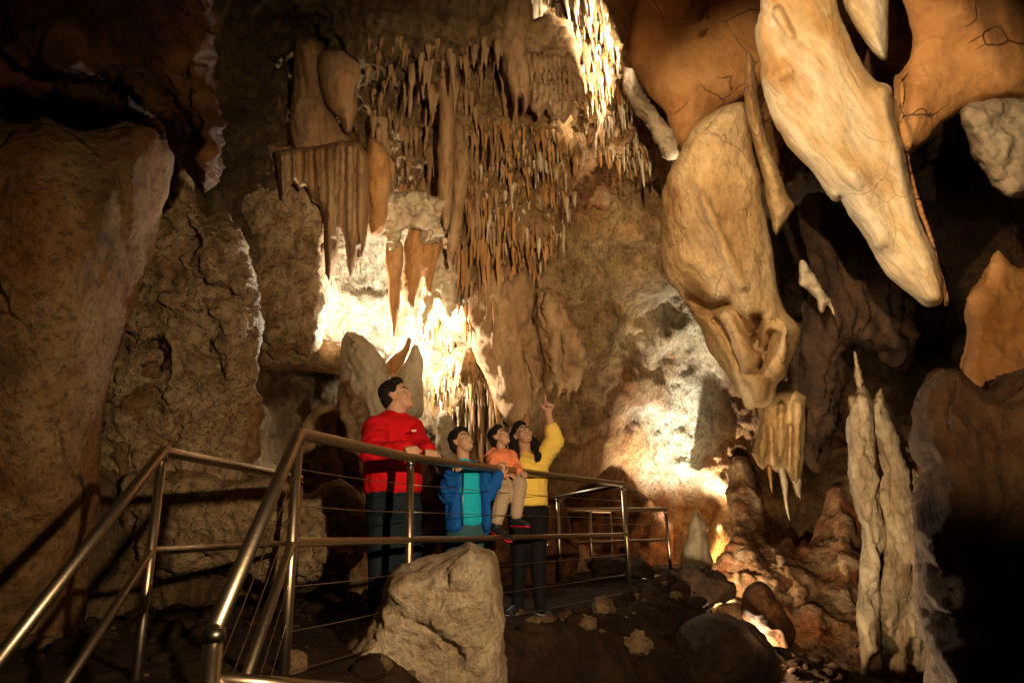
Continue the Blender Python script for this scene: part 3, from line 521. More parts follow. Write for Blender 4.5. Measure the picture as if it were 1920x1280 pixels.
RG = [  # polygon, individuals, extra, length px range, width px range, materials, label, group
 ([(900,215),(985,230),(1080,225),(1085,330),(1060,420),(1010,520),(930,500),(880,330)], 84, 520, (26,72), (2.8,5.5), ('amber','pale','drape','amber'), ('brown', 'the shaggy curtain'), 'shaggy curtain of small stalactites on the middle wall'),
 ([(1085,40),(1130,30),(1160,90),(1180,170),(1260,255),(1262,325),(1200,320),(1130,290),(1095,230)], 70, 460, (24,66), (2.6,5.2), ('pale','pale','amber'), ('pale', 'the rows under the orange ceiling'), 'rows of pale stalactites under the orange ceiling'),
 ([(985,-20),(1130,-30),(1150,70),(1140,140),(1100,120),(1050,70),(1000,60)], 30, 130, (40,120), (3.5,9), ('pale','pale','drape'), ('ragged', 'the lit cascade at the top edge'), 'ragged stalactites at the top edge'),
 ([(860,330),(900,330),(960,520),(1000,620),(950,640),(880,560),(850,440)], 42, 130, (40,120), (3.5,8), ('drape','amber','drape'), ('rib shaped', 'the flowstone beside the curtain'), 'rib shaped stalactites on the flowstone'),
 ([(860,560),(1000,540),(1000,860),(900,860),(870,700)], 12, 170, (40,120), (3,7), ('drape','amber','drape'), ('rib shaped', 'the flowstone column above the boys'), 'ribs on the flowstone column above the boys'),
 ([(790,560),(880,640),(960,700),(960,790),(860,800),(800,740)], 30, 260, (18,60), (2.2,4), ('pale','amber','pale'), ('thin', 'the fringe above the boys'), 'thin stalactite fringe above the boys'),
 ([(590,470),(720,470),(740,600),(620,640),(575,600)], 8, 160, (10,30), (2,3.5), ('pale',), ('white', 'the bright recess wall'), 'tiny white stalactites in the bright recess'),
 ([(690,60),(900,60),(980,60),(960,230),(900,330),(780,420),(690,200)], 20, 260, (30,110), (3.5,9), ('drape','drape'), ('brown', 'the shaded upper wall'), 'brown stalactites on the shaded upper wall'),
]
rnd = random.Random(11)
EV, EF, EM = [], [], []; ecount = 0
def put(px, py, ln, wd, mk, label, group, individual, base=None, lean=.16):
    global ecount
    p = base if base is not None else hit(px, py)
    if p is None: return
    d = proj(p)[2]; L = ln*d/F; R = wd*d/F
    k = rnd.randrange(8); az = rnd.uniform(-.5, .5)
    S = Vector((R, R, L)); off = Vector((0, .03, .05*L))
    toward = 1.0
    if individual:
        o = bpy.data.objects.new('small_stalactite', SD[(k, mk)]); COL.objects.link(o)
        o.location = p+off; o.scale = S; o.rotation_euler = (-lean*rnd.uniform(.4, 1.2)*.6, rnd.uniform(-.04, .04), az)
        tag(o, label, 'stalactite', group)
    else:
        V, Fq = TEMPL[k]; ca, sa = math.cos(az), math.sin(az)
        A = V*np.array([R, R, L]); B = A.copy(); B[:, 0] = A[:, 0]*ca-A[:, 1]*sa; B[:, 1] = A[:, 0]*sa+A[:, 1]*ca
        B[:, 1] += A[:, 2]*lean*.8*rnd.uniform(.4, 1.2)
        EV.append(B+np.array(p+off)); EF.extend([tuple(i+ecount for i in f) for f in Fq]); EM.extend([('amber','drape','pale').index(mk)]*len(Fq)); ecount += len(V)
for pl, ni, ne, lr, wr, mats, lab, grp in RG:
    P = np.array(pl, float); x0, y0 = P.min(0); x1, y1 = P.max(0); c = 0; rows = (y1-y0)/26
    tries = 0
    while c < ni+ne and tries < 20000:
        tries += 1
        x = rnd.uniform(x0, x1); y = rnd.uniform(y0, y1)
        y = y0+(round((y-y0)/26*1.0+.6*math.sin(x*.045)+.3*math.sin(x*.13)))*26-26*(.6*math.sin(x*.045)+.3*math.sin(x*.13))+rnd.gauss(0, 9)
        if not inside(np.array([x]), np.array([y]), P)[0]: continue
        big = c < ni
        t = rnd.random()**2.1
        ln = lr[0]*.8+(lr[1]*1.25-lr[0])*t; ln *= 1.0 if big else .75
        fx, fy = (x-x0)/(x1-x0), (y-y0)/(y1-y0)
        size = 'short' if t < .12 else ('middling' if t < .4 else 'long')
        place = ('upper', 'middle', 'lower')[min(2, int(fy*3))]+' '+('left', 'centre', 'right')[min(2, int(fx*3))]
        lb = '%s %s stalactite, %s of %s' % (size, lab[0], place, lab[1])
        put(x, y, ln, (wr[0]+(wr[1]-wr[0])*(.25+.9*t)*rnd.uniform(.7, 1.5))*(1 if big else .8), rnd.choice(mats), lb, grp, big); c += 1
V = np.concatenate(EV)
o = link_mesh('stalactite_fringe', V, EF, M['amber'])
o.data.materials.append(M['drape']); o.data.materials.append(M['pale']); o.data.polygons.foreach_set('material_index', EM)
tag(o, 'countless tiny stalactites fringing the ledges of the middle wall', 'stalactites', None, 'stuff')

# ------------------------------------------------------------ rubble along the platform edge
def stone(x, y, px_w, px_h, label, mat='pebble', group=None, seed=0, Y=None):
    p = atz(x, y, -.56) if Y is None else aty(x, y, Y)
    z = ground_z(p.x, p.y); d = proj(p)[2]; rx = px_w*d/F/2; rz = px_h*d/F/2
    bm = bmesh.new(); bmesh.ops.create_icosphere(bm, subdivisions=4, radius=1)
    V = np.array([v.co[:] for v in bm.verts]); Fc = [tuple(v.index for v in f.verts) for f in bm.faces]; bm.free()
    q = V+seed*7.7
    cell = np.round(fbm(q, 2, 1.1)*5)/5
    V = V*(1+.35*cell+.16*fbm(q, 4, 2.4)+.04*fbm(q, 3, 8))[:, None]
    V = V*np.array([rx, rx*.85, rz])+np.array([p.x, p.y, (z if Y is None else p.z)+rz*.45])
    o = link_mesh('stone', V, Fc, M[mat]); tag(o, label, 'stone', group); return o
SG = 'loose stones along the platform edge'
for k, (x, y, w_, h_, lab) in enumerate([
    (968,1158,26,16,'small pale stone in front of the woman\'s left shoe'),
    (1000,1170,34,20,'low brown stone in front of the woman\'s right shoe'),
    (1028,1168,30,16,'flat dark stone right of the woman\'s shoes'),
    (1065,1166,42,22,'wide brown stone midway along the stone edging'),
    (1100,1168,38,28,'squarish orange stone left of the tall pair at the railing post'),
    (1133,1152,40,40,'tall dark stone left of the railing post'),
    (1143,1186,32,34,'lower pale stone stacked before the tall dark stone'),
    (1190,1158,58,44,'largest brown stone at the foot of the railing post'),
    (1150,1210,62,44,'broad orange faced block under the stone edging')]):
    stone(x, y, w_, h_, lab, group=SG, seed=k+1)
for k, (x, y, w_, h_, lab, m) in enumerate([
    (1234,1085,14,9,'tiny pale stone on the dark mound by the far railing','pale'),
    (1278,1088,24,12,'pale stone at the top of the dark rock heap','pebble'),
    (552,1262,44,44,'pale stone left of the foreground boulder by the stair railing','pebble'),
    (375,1140,150,26,'long pale crusted stone on the soil between the railings','pebble'),
    (1255,1095,26,34,'dark stone block at the foot of the far railing','dark'),
    (1085,1235,40,22,'half buried dark stone low on the soil bank','dark'),
    (1180,1255,70,46,'dark rounded stone at the bottom edge left of the big dark boulder','dark')]):
    stone(x, y, w_, h_, lab, m, seed=k+20)
for k, (x, y, w_, h_, lab) in enumerate([(1140,1066,80,34,'black rock lump under the far railing'), (1190,1078,70,40,'black rock lump beside the far railing post')]):
    stone(x, y, w_, h_, lab, 'dark', seed=k+40, Y=9.5)

GVt, GFt, gc = [], [], 0
bm = bmesh.new(); bmesh.ops.create_icosphere(bm, subdivisions=2, radius=1); B0 = np.array([v.co[:] for v in bm.verts]); BF = [tuple(v.index for v in f.verts) for f in bm.faces]; bm.free()
for k in range(3600):
    x = rnd.uniform(-3.2, 3.2); y = rnd.uniform(2.2, 8.5)
    exx = float(np.interp(y, [2.9, 3.9, 6.5, 9], [-.95, -.6, 1.0, 1.5]))
    if -1.9 < x-exx < .05 and y > 2.7 and rnd.random() < .93: continue
    z = ground_z(x, y); r = .012+.09*rnd.random()**5
    q = B0*(1+.4*perlin(B0*1.3+k*3.1))[:, None]*np.array([r, r*rnd.uniform(.7, 1.1), r*rnd.uniform(.5, .8)])
    a = rnd.uniform(0, 6); ca, sa = math.cos(a), math.sin(a)
    q = np.stack([q[:, 0]*ca-q[:, 1]*sa, q[:, 0]*sa+q[:, 1]*ca, q[:, 2]], -1)+np.array([x, y, z+r*.2])
    GVt.append(q); GFt.extend([tuple(i+gc for i in f) for f in BF]); gc += len(q)
o = link_mesh('gravel', np.concatenate(GVt), GFt, M['soil']); o.data.materials.append(M['pebble'])
o.data.polygons.foreach_set('material_index', [1 if (i//80) % 12 == 0 else 0 for i in range(len(GFt))])
tag(o, 'loose gravel and rubble scattered over the dark soil', 'gravel', None, 'stuff')

# ------------------------------------------------------------ steel railings
def frames(P):
    T = [(P[min(i+1, len(P)-1)]-P[max(i-1, 0)]).normalized() for i in range(len(P))]
    n = T[0].orthogonal().normalized(); out = []
    for t in T:
        n = (n-t*n.dot(t)).normalized(); out.append((t, n, t.cross(n)))
    return out
def tube(name, pts, r, mat, parent, n=14, cap=True):
    P = [Vector(p) for p in pts]; Q = [P[0]]
    for i in range(1, len(P)-1):                                     # rounded elbows
        a = (P[i-1]-P[i]).normalized(); b = (P[i+1]-P[i]).normalized(); k = min(r*1.1, .3*(P[i-1]-P[i]).length)
        Q += [P[i]+a*k, P[i]+(a+b)*k*.22, P[i]+b*k]
    Q.append(P[-1]); P = Q
    rr = [r]*len(P)
    if cap:
        t0 = (P[1]-P[0]).normalized(); t1 = (P[-1]-P[-2]).normalized()
        P = [P[0]-t0*.001, P[0]]+P[1:-1]+[P[-1], P[-1]+t1*.001]; rr = [r*.6, r]+[r]*(len(P)-4)+[r, r*.6]
    fr = frames(P); V = []; Fq = []
    for p, rad, (t, u, v) in zip(P, rr, fr):
        for j in range(n):
            a = 2*math.pi*j/n; V.append(p+(u*math.cos(a)+v*math.sin(a))*rad)
    m = len(P)
    for k in range(m-1):
        for j in range(n):
            a = k*n+j; b = k*n+(j+1) % n; Fq.append((a, b, b+n, a+n))
    Fq.append(tuple(range(n))[::-1]); Fq.append(tuple(range((m-1)*n, m*n)))
    return link_mesh(name, [tuple(v) for v in V], Fq, mat, parent)
RT, RP, RM, RC = .0255, .0215, .019, .0022
def down(p, h): return Vector((p.x, p.y, p.z-h))
C_ = atz(560, 812, .45); B_ = atz(770, 858, .45); E_ = atz(1168, 908, .45)
S_ = atd(402, 1180, 1.86)
SV = S_-C_
L_ = atz(305, 845, .43)
Lfar = atz(563, 897, .45)
print('stair vec', SV, 'Lend', proj(L_+SV)[:2], proj(L_+SV*.7)[:2])
MIDH = .45
def post(root, top, z=None, r=RP, name='post'):
    zb = ground_z(top.x, top.y)-.06 if z is None else z
    o = tube(name, [down(top, RT*.5), Vector((top.x, top.y, zb))], r, M['steel'], root)
    if r < .025 and r > .0205:
        b = tube('base_plate', [Vector((top.x, top.y, zb+.05)), Vector((top.x, top.y, zb+.075))], r*2.6, M['steeldark'], o, n=20); b.location = (0, 0, 0)
        c = tube('saddle', [down(top, RT*.7), down(top, RT*.7+.03)], r*1.16, M['steeldark'], o); c.location = (0, 0, 0)
    return o
def cables(root, a, b, hs):
    for h in hs:
        n = 8; pts = [down(a.lerp(b, k/n), h+.006*math.sin(math.pi*k/n)) for k in range(n+1)]
        tube('cable', pts, RC, M['steel'], root, n=6, cap=False)
HS = (.15, .30, .62, .79, .94)
r1 = empty('steel_railing', (C_.x, C_.y, -.6))
tag(r1, 'platform railing with thin cables in front of the family, its handrail turning down the stairs', 'railing', 'steel railings of the cave path')
tube('handrail', [S_, C_, B_, E_], RT, M['steel'], r1)
tube('mid_rail', [down(S_, MIDH), down(C_, MIDH), down(B_, MIDH), down(E_, MIDH)], RM, M['steel'], r1)
post(r1, C_, z=-.72); post(r1, B_); post(r1, E_, z=-.62)
post(r1, down(S_, -.0), z=-1.5, r=.026)
bm_end = atd(660, 1292, 2.15)
tube('low_rail', [atd(404, 1272, 1.85), bm_end], .019, M['steel'], r1)
tube('post_collar', [down(S_, -.004), down(S_, .03)], .0305, M['steeldark'], r1)
cables(r1, C_, B_, HS); cables(r1, B_, E_, HS); cables(r1, S_, C_, (.15, .30, .60, .75))
F1 = atz(1045, 932, .45); F2 = atz(1028, 938, .45)
tube('handrail', [E_, F1, F2], RT*.9, M['steeldark'], r1)
tube('mid_rail', [down(E_, MIDH), down(F1, MIDH), down(F2, MIDH)], RM, M['steeldark'], r1)
post(r1, F1, z=-.62)
r2 = empty('steel_railing', (L_.x, L_.y, -.6))
tag(r2, 'left stair railing without cables, sloping down out of the picture beside the brown rock', 'railing', 'steel railings of the cave path')
Lend = L_+SV*1.15
tube('handrail', [Lend, L_, Lfar], RT, M['steel'], r2)
tube('mid_rail', [down(Lend, MIDH), down(L_, MIDH), down(Lfar, MIDH)], RM, M['steel'], r2)
post(r2, L_, z=-1.0); post(r2, Lfar); post(r2, Lend, z=-2.0)
r3 = empty('steel_railing', atz(1105, 955, .45)+Vector((0, 0, -1.05)))
tag(r3, 'distant railing on the far path in front of the bright white wall', 'railing', 'steel railings of the cave path')
G1, G2, G3_, G4 = atz(1248, 955, .35), atz(1105, 955, .35), atz(1046, 955, .35), atz(1022, 946, .35)
Hm = .44
tube('handrail', [G1, G2, G3_, G4], .03, M['steel'], r3)
tube('mid_rail', [down(G1, Hm), down(G2, Hm), down(G3_, Hm), down(G4, Hm)], .022, M['steel'], r3)
for g in (G1, G2, G3_): post(r3, g, z=-.64, r=.024)
G5 = atz(1158, 953, .42)
Gb = [G2.lerp(G1, .36)+Vector((0, .9, 0)), G3_+Vector((-.1, .6, 0))]
tube('back_rail', [Gb[0], Gb[1]], .022, M['steel'], r3); post(r3, Gb[0], z=-.64, r=.02); post(r3, Gb[1], z=-.64, r=.02)
cables(r3, G1, G2, (.2, .62, .8))

# ------------------------------------------------------------ people
M['skin'] = plain('warm_skin', (.52,.28,.165), .6, 0, 30, .0008, .06); M['skin'].node_tree.nodes['Principled BSDF'].inputs['Subsurface Weight'].default_value = .08
M['hair'] = plain('black_hair', (.012,.008,.006), .72, 0, 60, .008, .5, spec=.2, stretch=(3, 3, .6))
M['red'] = plain('red_knit', (.56,.006,.010), .9, 0, 60, .0015, .10, .15)
M['jeans'] = plain('dark_blue_jeans', (.010,.016,.022), .85, 0, 50, .001, .2, .15)
M['teal'] = plain('teal_jeans', (.03,.085,.10), .85, 0, 50, .001, .2, .15)
M['blue'] = plain('royal_blue_fleece', (.006,.085,.33), .85, 0, 50, .002, .15, .2)
M['turq'] = plain('turquoise_cotton', (.01,.40,.50), .85, 0, 50, .001, .08, .2)
M['orange'] = plain('orange_fleece', (.85,.25,.10), .85, 0, 50, .001, .08, .2)
M['khaki'] = plain('khaki_cotton', (.42,.30,.19), .85, 0, 50, .001, .10, .2)
M['yellow'] = plain('yellow_knit', (.90,.60,.11), .9, 0, 60, .0015, .07, .15)
M['black'] = plain('black_cloth', (.008,.007,.008), .8, 0, 50, .001, .2, .15)
M['shoe'] = plain('black_shoe_fabric', (.015,.015,.017), .6, 0, 60, .001, .2)
M['sole'] = plain('white_sole', (.6,.57,.52), .6, 0, 60, .0005, .05)
M['redsole'] = plain('red_sole', (.55,.01,.03), .5, 0, 60, .0005, .05)
M['eyew'] = plain('eye_white', (.7,.66,.6), .2); M['eyed'] = plain('brown_iris', (.012,.007,.005), .15)
M['lip'] = plain('lips', (.30,.09,.065), .45)
_SPH = bmesh.new(); bmesh.ops.create_uvsphere(_SPH, u_segments=14, v_segments=9, radius=1)
SPH = np.array([v.co[:] for v in _SPH.verts]); _SPH.free()
I3 = np.eye(3)
def Pt(c, r, R=I3):
    r = np.array([r]*3 if np.isscalar(r) else r, float); return (SPH*r)@np.array(R).T+np.array(c)
def hullmesh(bm, A):
    vs = [bm.verts.new(p) for p in A]
    res = bmesh.ops.convex_hull(bm, input=vs)
    kill = [g for g in res['geom_interior'] if isinstance(g, bmesh.types.BMVert)]+[g for g in res['geom_unused'] if isinstance(g, bmesh.types.BMVert)]
    bmesh.ops.delete(bm, geom=list(set(kill)), context='VERTS')
def remesh(name, hulls, vox, mat, parent, sm=4, folds=0, fs=9.0, fstretch=(1, 1, 1), cut=None):
    V, Fc = [], []; off = 0
    for A in hulls:
        bm = bmesh.new(); hullmesh(bm, A); bm.verts.ensure_lookup_table(); bm.verts.index_update()
        V += [v.co[:] for v in bm.verts]; Fc += [tuple(v.index+off for v in f.verts) for f in bm.faces]; off += len(bm.verts); bm.free()
    me = bpy.data.meshes.new('tmp'); me.from_pydata(V, [], Fc); o = bpy.data.objects.new('tmp', me); COL.objects.link(o)
    m1 = o.modifiers.new('r', 'REMESH'); m1.mode = 'VOXEL'; m1.voxel_size = vox; m1.use_smooth_shade = True
    m2 = o.modifiers.new('s', 'SMOOTH'); m2.factor = .5; m2.iterations = sm
    dg = bpy.context.evaluated_depsgraph_get(); ev = bpy.data.meshes.new_from_object(o.evaluated_get(dg))
    n = len(ev.vertices); A = np.zeros(n*3); ev.vertices.foreach_get('co', A); A = A.reshape(-1, 3)
    if folds:
        nn = np.zeros(n*3); ev.vertices.foreach_get('normal', nn); nn = nn.reshape(-1, 3)
        q = A*np.array(fstretch)
        dsp = folds*(ridged(q, 2, fs)-.5)*(.35+.65*smooth01(.5+perlin(A*3)*1.2))+folds*.3*fbm(A, 2, fs*3)
        A = A+nn*dsp[:, None]
    if cut is not None: A = cut(A)
    bpy.data.objects.remove(o); bpy.data.meshes.remove(me)
    A = A-(np.array(parent.location) if parent else 0)
    ev.vertices.foreach_set('co', A.ravel()); ev.materials.clear(); ev.materials.append(mat)
    ev.polygons.foreach_set('use_smooth', [True]*len(ev.polygons)); ev.update(); ev.name = name
    r = bpy.data.objects.new(name, ev); COL.objects.link(r); r.parent = parent
    return r
def cap(a, ra, b, rb): return np.concatenate([Pt(a, ra), Pt(b, rb)])
def chain(pts, rs_, grow=0): return [cap(pts[i], rs_[i]+grow, pts[i+1], rs_[i+1]+grow) for i in range(len(pts)-1)]
def basis(fwd, up=(0, 0, 1), roll=0):
    f = Vector(fwd).normalized(); u = Vector(up); u = (u-f*u.dot(f)).normalized()
    u = Matrix.Rotation(roll, 3, f) @ u; x = f.cross(u)
    return np.array([list(x), list(-f), list(u)]).T            # columns: right, back, up
def head_parts(c, R, s):
    c = np.array(c)
    def E(p, r): return Pt(c+R@(np.array(p)*s), np.array(r)*s, R)
    H = [E((0,.015,.035),(.076,.096,.088)), np.concatenate([E((0,-.027,-.018),(.068,.064,.066)), E((0,-.040,-.076),(.048,.046,.036))]),
         np.concatenate([E((0,-.086,.014),(.009,.008,.012)), E((0,-.103,-.026),(.011,.009,.009))]),
         np.concatenate([E((-.011,-.092,-.032),(.008,.009,.007)), E((.011,-.092,-.032),(.008,.009,.007))]),
         np.concatenate([E((-.034,-.066,.030),(.020,.014,.012)), E((.034,-.066,.030),(.020,.014,.012))]),
         E((-.036,-.056,-.030),(.028,.030,.030)), E((.036,-.056,-.030),(.028,.030,.030)),
         np.concatenate([E((-.016,-.088,-.058),(.010,.010,.010)), E((.016,-.088,-.058),(.010,.010,.010))]),
         E((0,-.076,-.090),(.024,.018,.018))]
    for sx in (-1, 1):
        H.append(np.concatenate([E((sx*.078,.012,.012),(.007,.016,.018)), E((sx*.076,.004,-.024),(.006,.010,.012))]))
    return H
def face_details(root, c, R, s):
    c = np.array(c)
    def E(p, r): return Pt(c+R@(np.array(p)*s), np.array(r)*s, R)
    def raw(name, A, mat, par):
        bm = bmesh.new(); hullmesh(bm, A); bm.verts.index_update()
        V = [v.co[:] for v in bm.verts]; Fc = [tuple(v.index for v in f.verts) for f in bm.faces]; bm.free()
        o = link_mesh(name, V, Fc, mat, par)
        if par.parent is not None: o.location = (0, 0, 0)
        return o
    for sx in (-1, 1):
        e = raw('eye', E((sx*.030,-.0845,.006),(.0125,.0065,.0050)), M['eyew'], root)
        raw('iris', E((sx*.030,-.0885,.0068),(.0062,.0035,.0052)), M['eyed'], e)
        raw('eyebrow', np.concatenate([E((sx*.015,-.084,.031),(.003,.004,.0025)), E((sx*.033,-.081,.034),(.004,.004,.0028)), E((sx*.050,-.068,.026),(.003,.003,.002))]), M['hair'], root)
    raw('mouth', np.concatenate([E((-.022,-.089,-.060),(.004,.005,.003)), E((0,-.094,-.058),(.007,.006,.006)), E((.022,-.089,-.060),(.004,.005,.003))]), M['lip'], root)
def hair_parts(c, R, s, long=False):
    c = np.array(c)
    def E(p, r): return Pt(c+R@(np.array(p)*s), np.array(r)*s, R)
    H = [E((0,.028,.060),(.086,.099,.084)), E((0,.052,.008),(.080,.070,.086)), E((0,-.024,.104),(.064,.052,.036)),
         E((-.073,-.004,.050),(.012,.034,.032)), E((.073,-.004,.050),(.012,.034,.032))]
    return H
def hand_parts(wrist, d, n, s=1.0, curl=(.5,.5,.5,.5), side=1, spread=.06):
    d = Vector(d).normalized(); n = Vector(n); n = (n-d*n.dot(d)).normalized(); sd = d.cross(n)*side
    w = Vector(wrist); H = []
    H.append(np.concatenate([Pt(w, .024*s), Pt(w+d*.082*s+sd*.030*s, .0125*s), Pt(w+d*.078*s-sd*.034*s, .0115*s), Pt(w+d*.03*s+sd*.026*s, .015*s)]))
    Ls = (.074, .082, .076, .060)
    for i in range(4):
        o = 1.5-i; b = w+d*(.084-.004*abs(i-1))*s+sd*o*.021*s
        dd = (d+sd*o*spread).normalized(); p = b; rr = .0098*s
        for j, fr in enumerate((.45, .32, .25)):
            ang = curl[i]*(.75 if j == 0 else 1.0)
            ax = dd.cross(n).normalized(); dd = (Matrix.Rotation(-ang, 3, ax) @ dd).normalized(); nn = n
            q = p+dd*Ls[i]*fr*s; H.append(cap(p, rr, q, rr*.9)); p = q; rr *= .9
    b = w+d*.028*s+sd*.026*s; t1 = (d*.62+sd*.75-n*.25).normalized(); q = b+t1*.042*s; H.append(cap(b, .0125*s, q, .0105*s))
    t2 = (d*.9+sd*.15-n*.45).normalized(); H.append(cap(q, .0105*s, q+t2*.030*s, .0085*s))
    return H
def J(x, y, Y): return aty(x, y, Y)
def shoe(root, ankle, fwd, s=1.0, sole='sole', label=None):
    f = Vector(fwd).normalized(); z0 = ankle.z-.075*s
    a = Vector((ankle.x, ankle.y, z0)); up = Vector((0, 0, 1))
    R = basis(f)
    o = remesh('shoe', [np.concatenate([Pt(a-f*.03*s+up*.045*s, (.040*s,.045*s,.042*s), R), Pt(a+f*.06*s+up*.045*s, (.042*s,.05*s,.034*s), R), Pt(a+f*.15*s+up*.034*s, (.042*s,.045*s,.026*s), R)]),
                        np.concatenate([Pt(a+up*.04*s, .044*s), Pt(a+up*.10*s, .040*s)])], .008, M['shoe'], root, 2)
    q = remesh('sole', [np.concatenate([Pt(a-f*.035*s+up*.012*s, (.042*s,.045*s,.013*s), R), Pt(a+f*.06*s+up*.010*s, (.045*s,.05*s,.013*s), R), Pt(a+f*.15*s+up*.014*s, (.044*s,.048*s,.013*s), R)])], .007, M[sole], root, 1)
    q.parent = o; return o
def newperson(loc, label, grp='family looking up at the cave wall'):
    r = empty('person', loc); tag(r, label, 'person', None); return r

# --- man in red
Ym = 4.55
mf = J(735, 1185, Ym); mf.z = -.56
man = newperson((mf.x, mf.y, -.56), 'man in a red sweater leaning on the railing and looking up')
Rm = basis((.90, -.22, .36)); hc = J(745, 744, Ym)
chest = J(733, 835, Ym); belly = J(736, 890, Ym-.02); hips = J(737, 945, Ym)
neck = J(741, 786, Ym+.01)
by = basis((.72, -.69, 0))
rsh, rel, rwr = J(707, 806, Ym-.14), J(699, 850, Ym-.32), J(759, 842, 4.10)
lsh, lel, lwr = J(768, 806, Ym+.06), J(793, 846, Ym-.12), J(803, 846, 4.32)
hL = J(722, 950, Ym); hR = J(757, 950, Ym+.02); kL = J(716, 1060, Ym-.03); kR = J(766, 1055, Ym+.05); aL = Vector((J(712, 1150, Ym+.02).x, Ym+.02, -.47)); aR = Vector((J(772, 1150, Ym+.1).x, Ym+.1, -.47))
torso = lambda g: [np.concatenate([Pt(chest, (.168+g,.135+g,.15+g), by), Pt(belly, (.172+g,.165+g,.16+g), by)]), np.concatenate([Pt(belly, (.172+g,.16+g,.15+g), by), Pt(hips, (.165+g,.145+g,.10+g), by)]),
                   np.concatenate([Pt(rsh, .075+g), Pt(lsh, .07+g), Pt(chest, (.14+g,.11+g,.1+g), by)])]
legs = lambda g: chain([hL, kL, aL], [.105, .072, .05], g)+chain([hR, kR, aR], [.105, .072, .05], g)
arms = lambda g: chain([rsh, rel, rwr], [.066, .05, .03], g)+chain([lsh, lel, lwr], [.062, .048, .03], g)
hands = hand_parts(rwr, J(784, 839, 3.98)-rwr, (.25, -.55, .8), 1.0, (1.25,1.3,1.35,1.4), -1)+hand_parts(lwr, J(820, 849, 4.12)-lwr, (.3, -.35, .9), 1.0, (1.1,1.2,1.3,1.4), -1)
remesh('body', head_parts(hc, Rm, .97)+[cap(neck, .078, np.array(hc)+Rm@np.array((0,.02,-.05)), .062), cap(J(740, 795, Ym), .085, neck, .076)]+torso(0)+legs(0)+arms(0)+hands, .0065, M['skin'], man, 2)
face_details(man, hc, Rm, .97)
remesh('hair', hair_parts(hc, Rm, .96), .007, M['hair'], man, 2, folds=.004, fs=25)
remesh('sweater', torso(.022)[:1]+[np.concatenate([Pt(belly, (.196,.188,.165), by), Pt(J(736, 918, Ym), (.194,.182,.06), by)])]+torso(.022)[2:]+chain([rsh, rel, rwr], [.072, .058, .036], .018)+chain([lsh, lel, lwr], [.068, .056, .036], .018)+[np.concatenate([Pt(rsh, .08), Pt(lsh, .075), Pt(J(740, 786, Ym+.01), .08)])],
       .010, M['red'], man, 6, folds=.012, fs=5.5, fstretch=(1.2, 1.2, 2.0))
remesh('jeans', [np.concatenate([Pt(hips, (.182,.166,.13), by), Pt(J(736, 905, Ym), (.176,.166,.07), by)])]+legs(.016), .010, M['jeans'], man, 4, folds=.010, fs=6, fstretch=(1, 1, 1.6))
shoe(man, aL, (.3, -.9, 0)); shoe(man, aR, (.7, -.6, 0))
lg = link_mesh('chest_logo', [tuple(np.array(J(776+a*4.5, 807+b*1.7, Ym-.215+.012*a))) for a, b in ((-1,1),(1,1),(1,-1),(-1,-1))], [(0,1,2,3)], M['sole'], man)

# --- older boy in blue
Yb = 4.72
boy = newperson((J(872, 1000, Yb).x, Yb, -.56), 'boy in a royal blue zip jacket over a turquoise shirt, both hands on the railing')
Rb = basis((.66, -.60, .46)); hb = J(866, 829, Yb); nb_ = J(869, 862, Yb)
by = basis((.35, -.93, 0))
ch, bl, hp = J(873, 900, Yb), J(873, 945, Yb), J(873, 985, Yb)
rs1, re1, rw1 = J(847, 885, Yb-.02), J(838, 926, Yb-.12), J(847, 876, 4.42)
ls1, le1, lw1 = J(902, 884, Yb+.02), J(916, 925, Yb-.06), J(935, 893, 4.70)
hL, hR = J(858, 990, Yb), J(887, 990, Yb); kL, kR = J(856, 1060, Yb-.03), J(888, 1060, Yb); aL, aR = Vector((J(855, 1100, Yb).x, Yb, -.48)), Vector((J(892, 1100, Yb).x, Yb, -.48))
tor = lambda g: [np.concatenate([Pt(ch, (.125+g,.085+g,.10+g), by), Pt(bl, (.12+g,.09+g,.10+g), by), Pt(hp, (.12+g,.095+g,.08+g), by)]), np.concatenate([Pt(rs1, .05+g), Pt(ls1, .05+g)])]
lgs = lambda g: chain([hL, kL, aL], [.07, .05, .038], g)+chain([hR, kR, aR], [.07, .05, .038], g)
hb1 = hand_parts(rw1, J(856, 868, 4.33)-rw1, (0, -.5, .85), .8, (.7,.75,.8,.85), -1)+hand_parts(lw1, J(940, 872, 4.72)-lw1, (.2, .6, .75), .8, (.7,.75,.8,.8), -1)
remesh('body', head_parts(hb, Rb, .80)+[cap(nb_, .042, np.array(hb)+Rb@np.array((0,.015,-.04)), .045), cap(J(870, 876, Yb), .05, nb_, .042)]+tor(0)+lgs(0)+chain([rs1, re1, rw1], [.04,.034,.022])+chain([ls1, le1, lw1], [.04,.034,.022])+hb1, .006, M['skin'], boy, 2)
face_details(boy, hb, Rb, .80)
remesh('hair', hair_parts(hb, Rb, .80), .006, M['hair'], boy, 2, folds=.004, fs=25)
remesh('shirt', [np.concatenate([Pt(ch, (.125,.115,.09), by), Pt(J(876, 968, Yb), (.118,.128,.10), by)]), cap(J(870, 877, Yb), .064, J(869, 868, Yb), .05)], .008, M['turq'], boy, 4, folds=.008, fs=7, fstretch=(1.4, 1.4, .7))
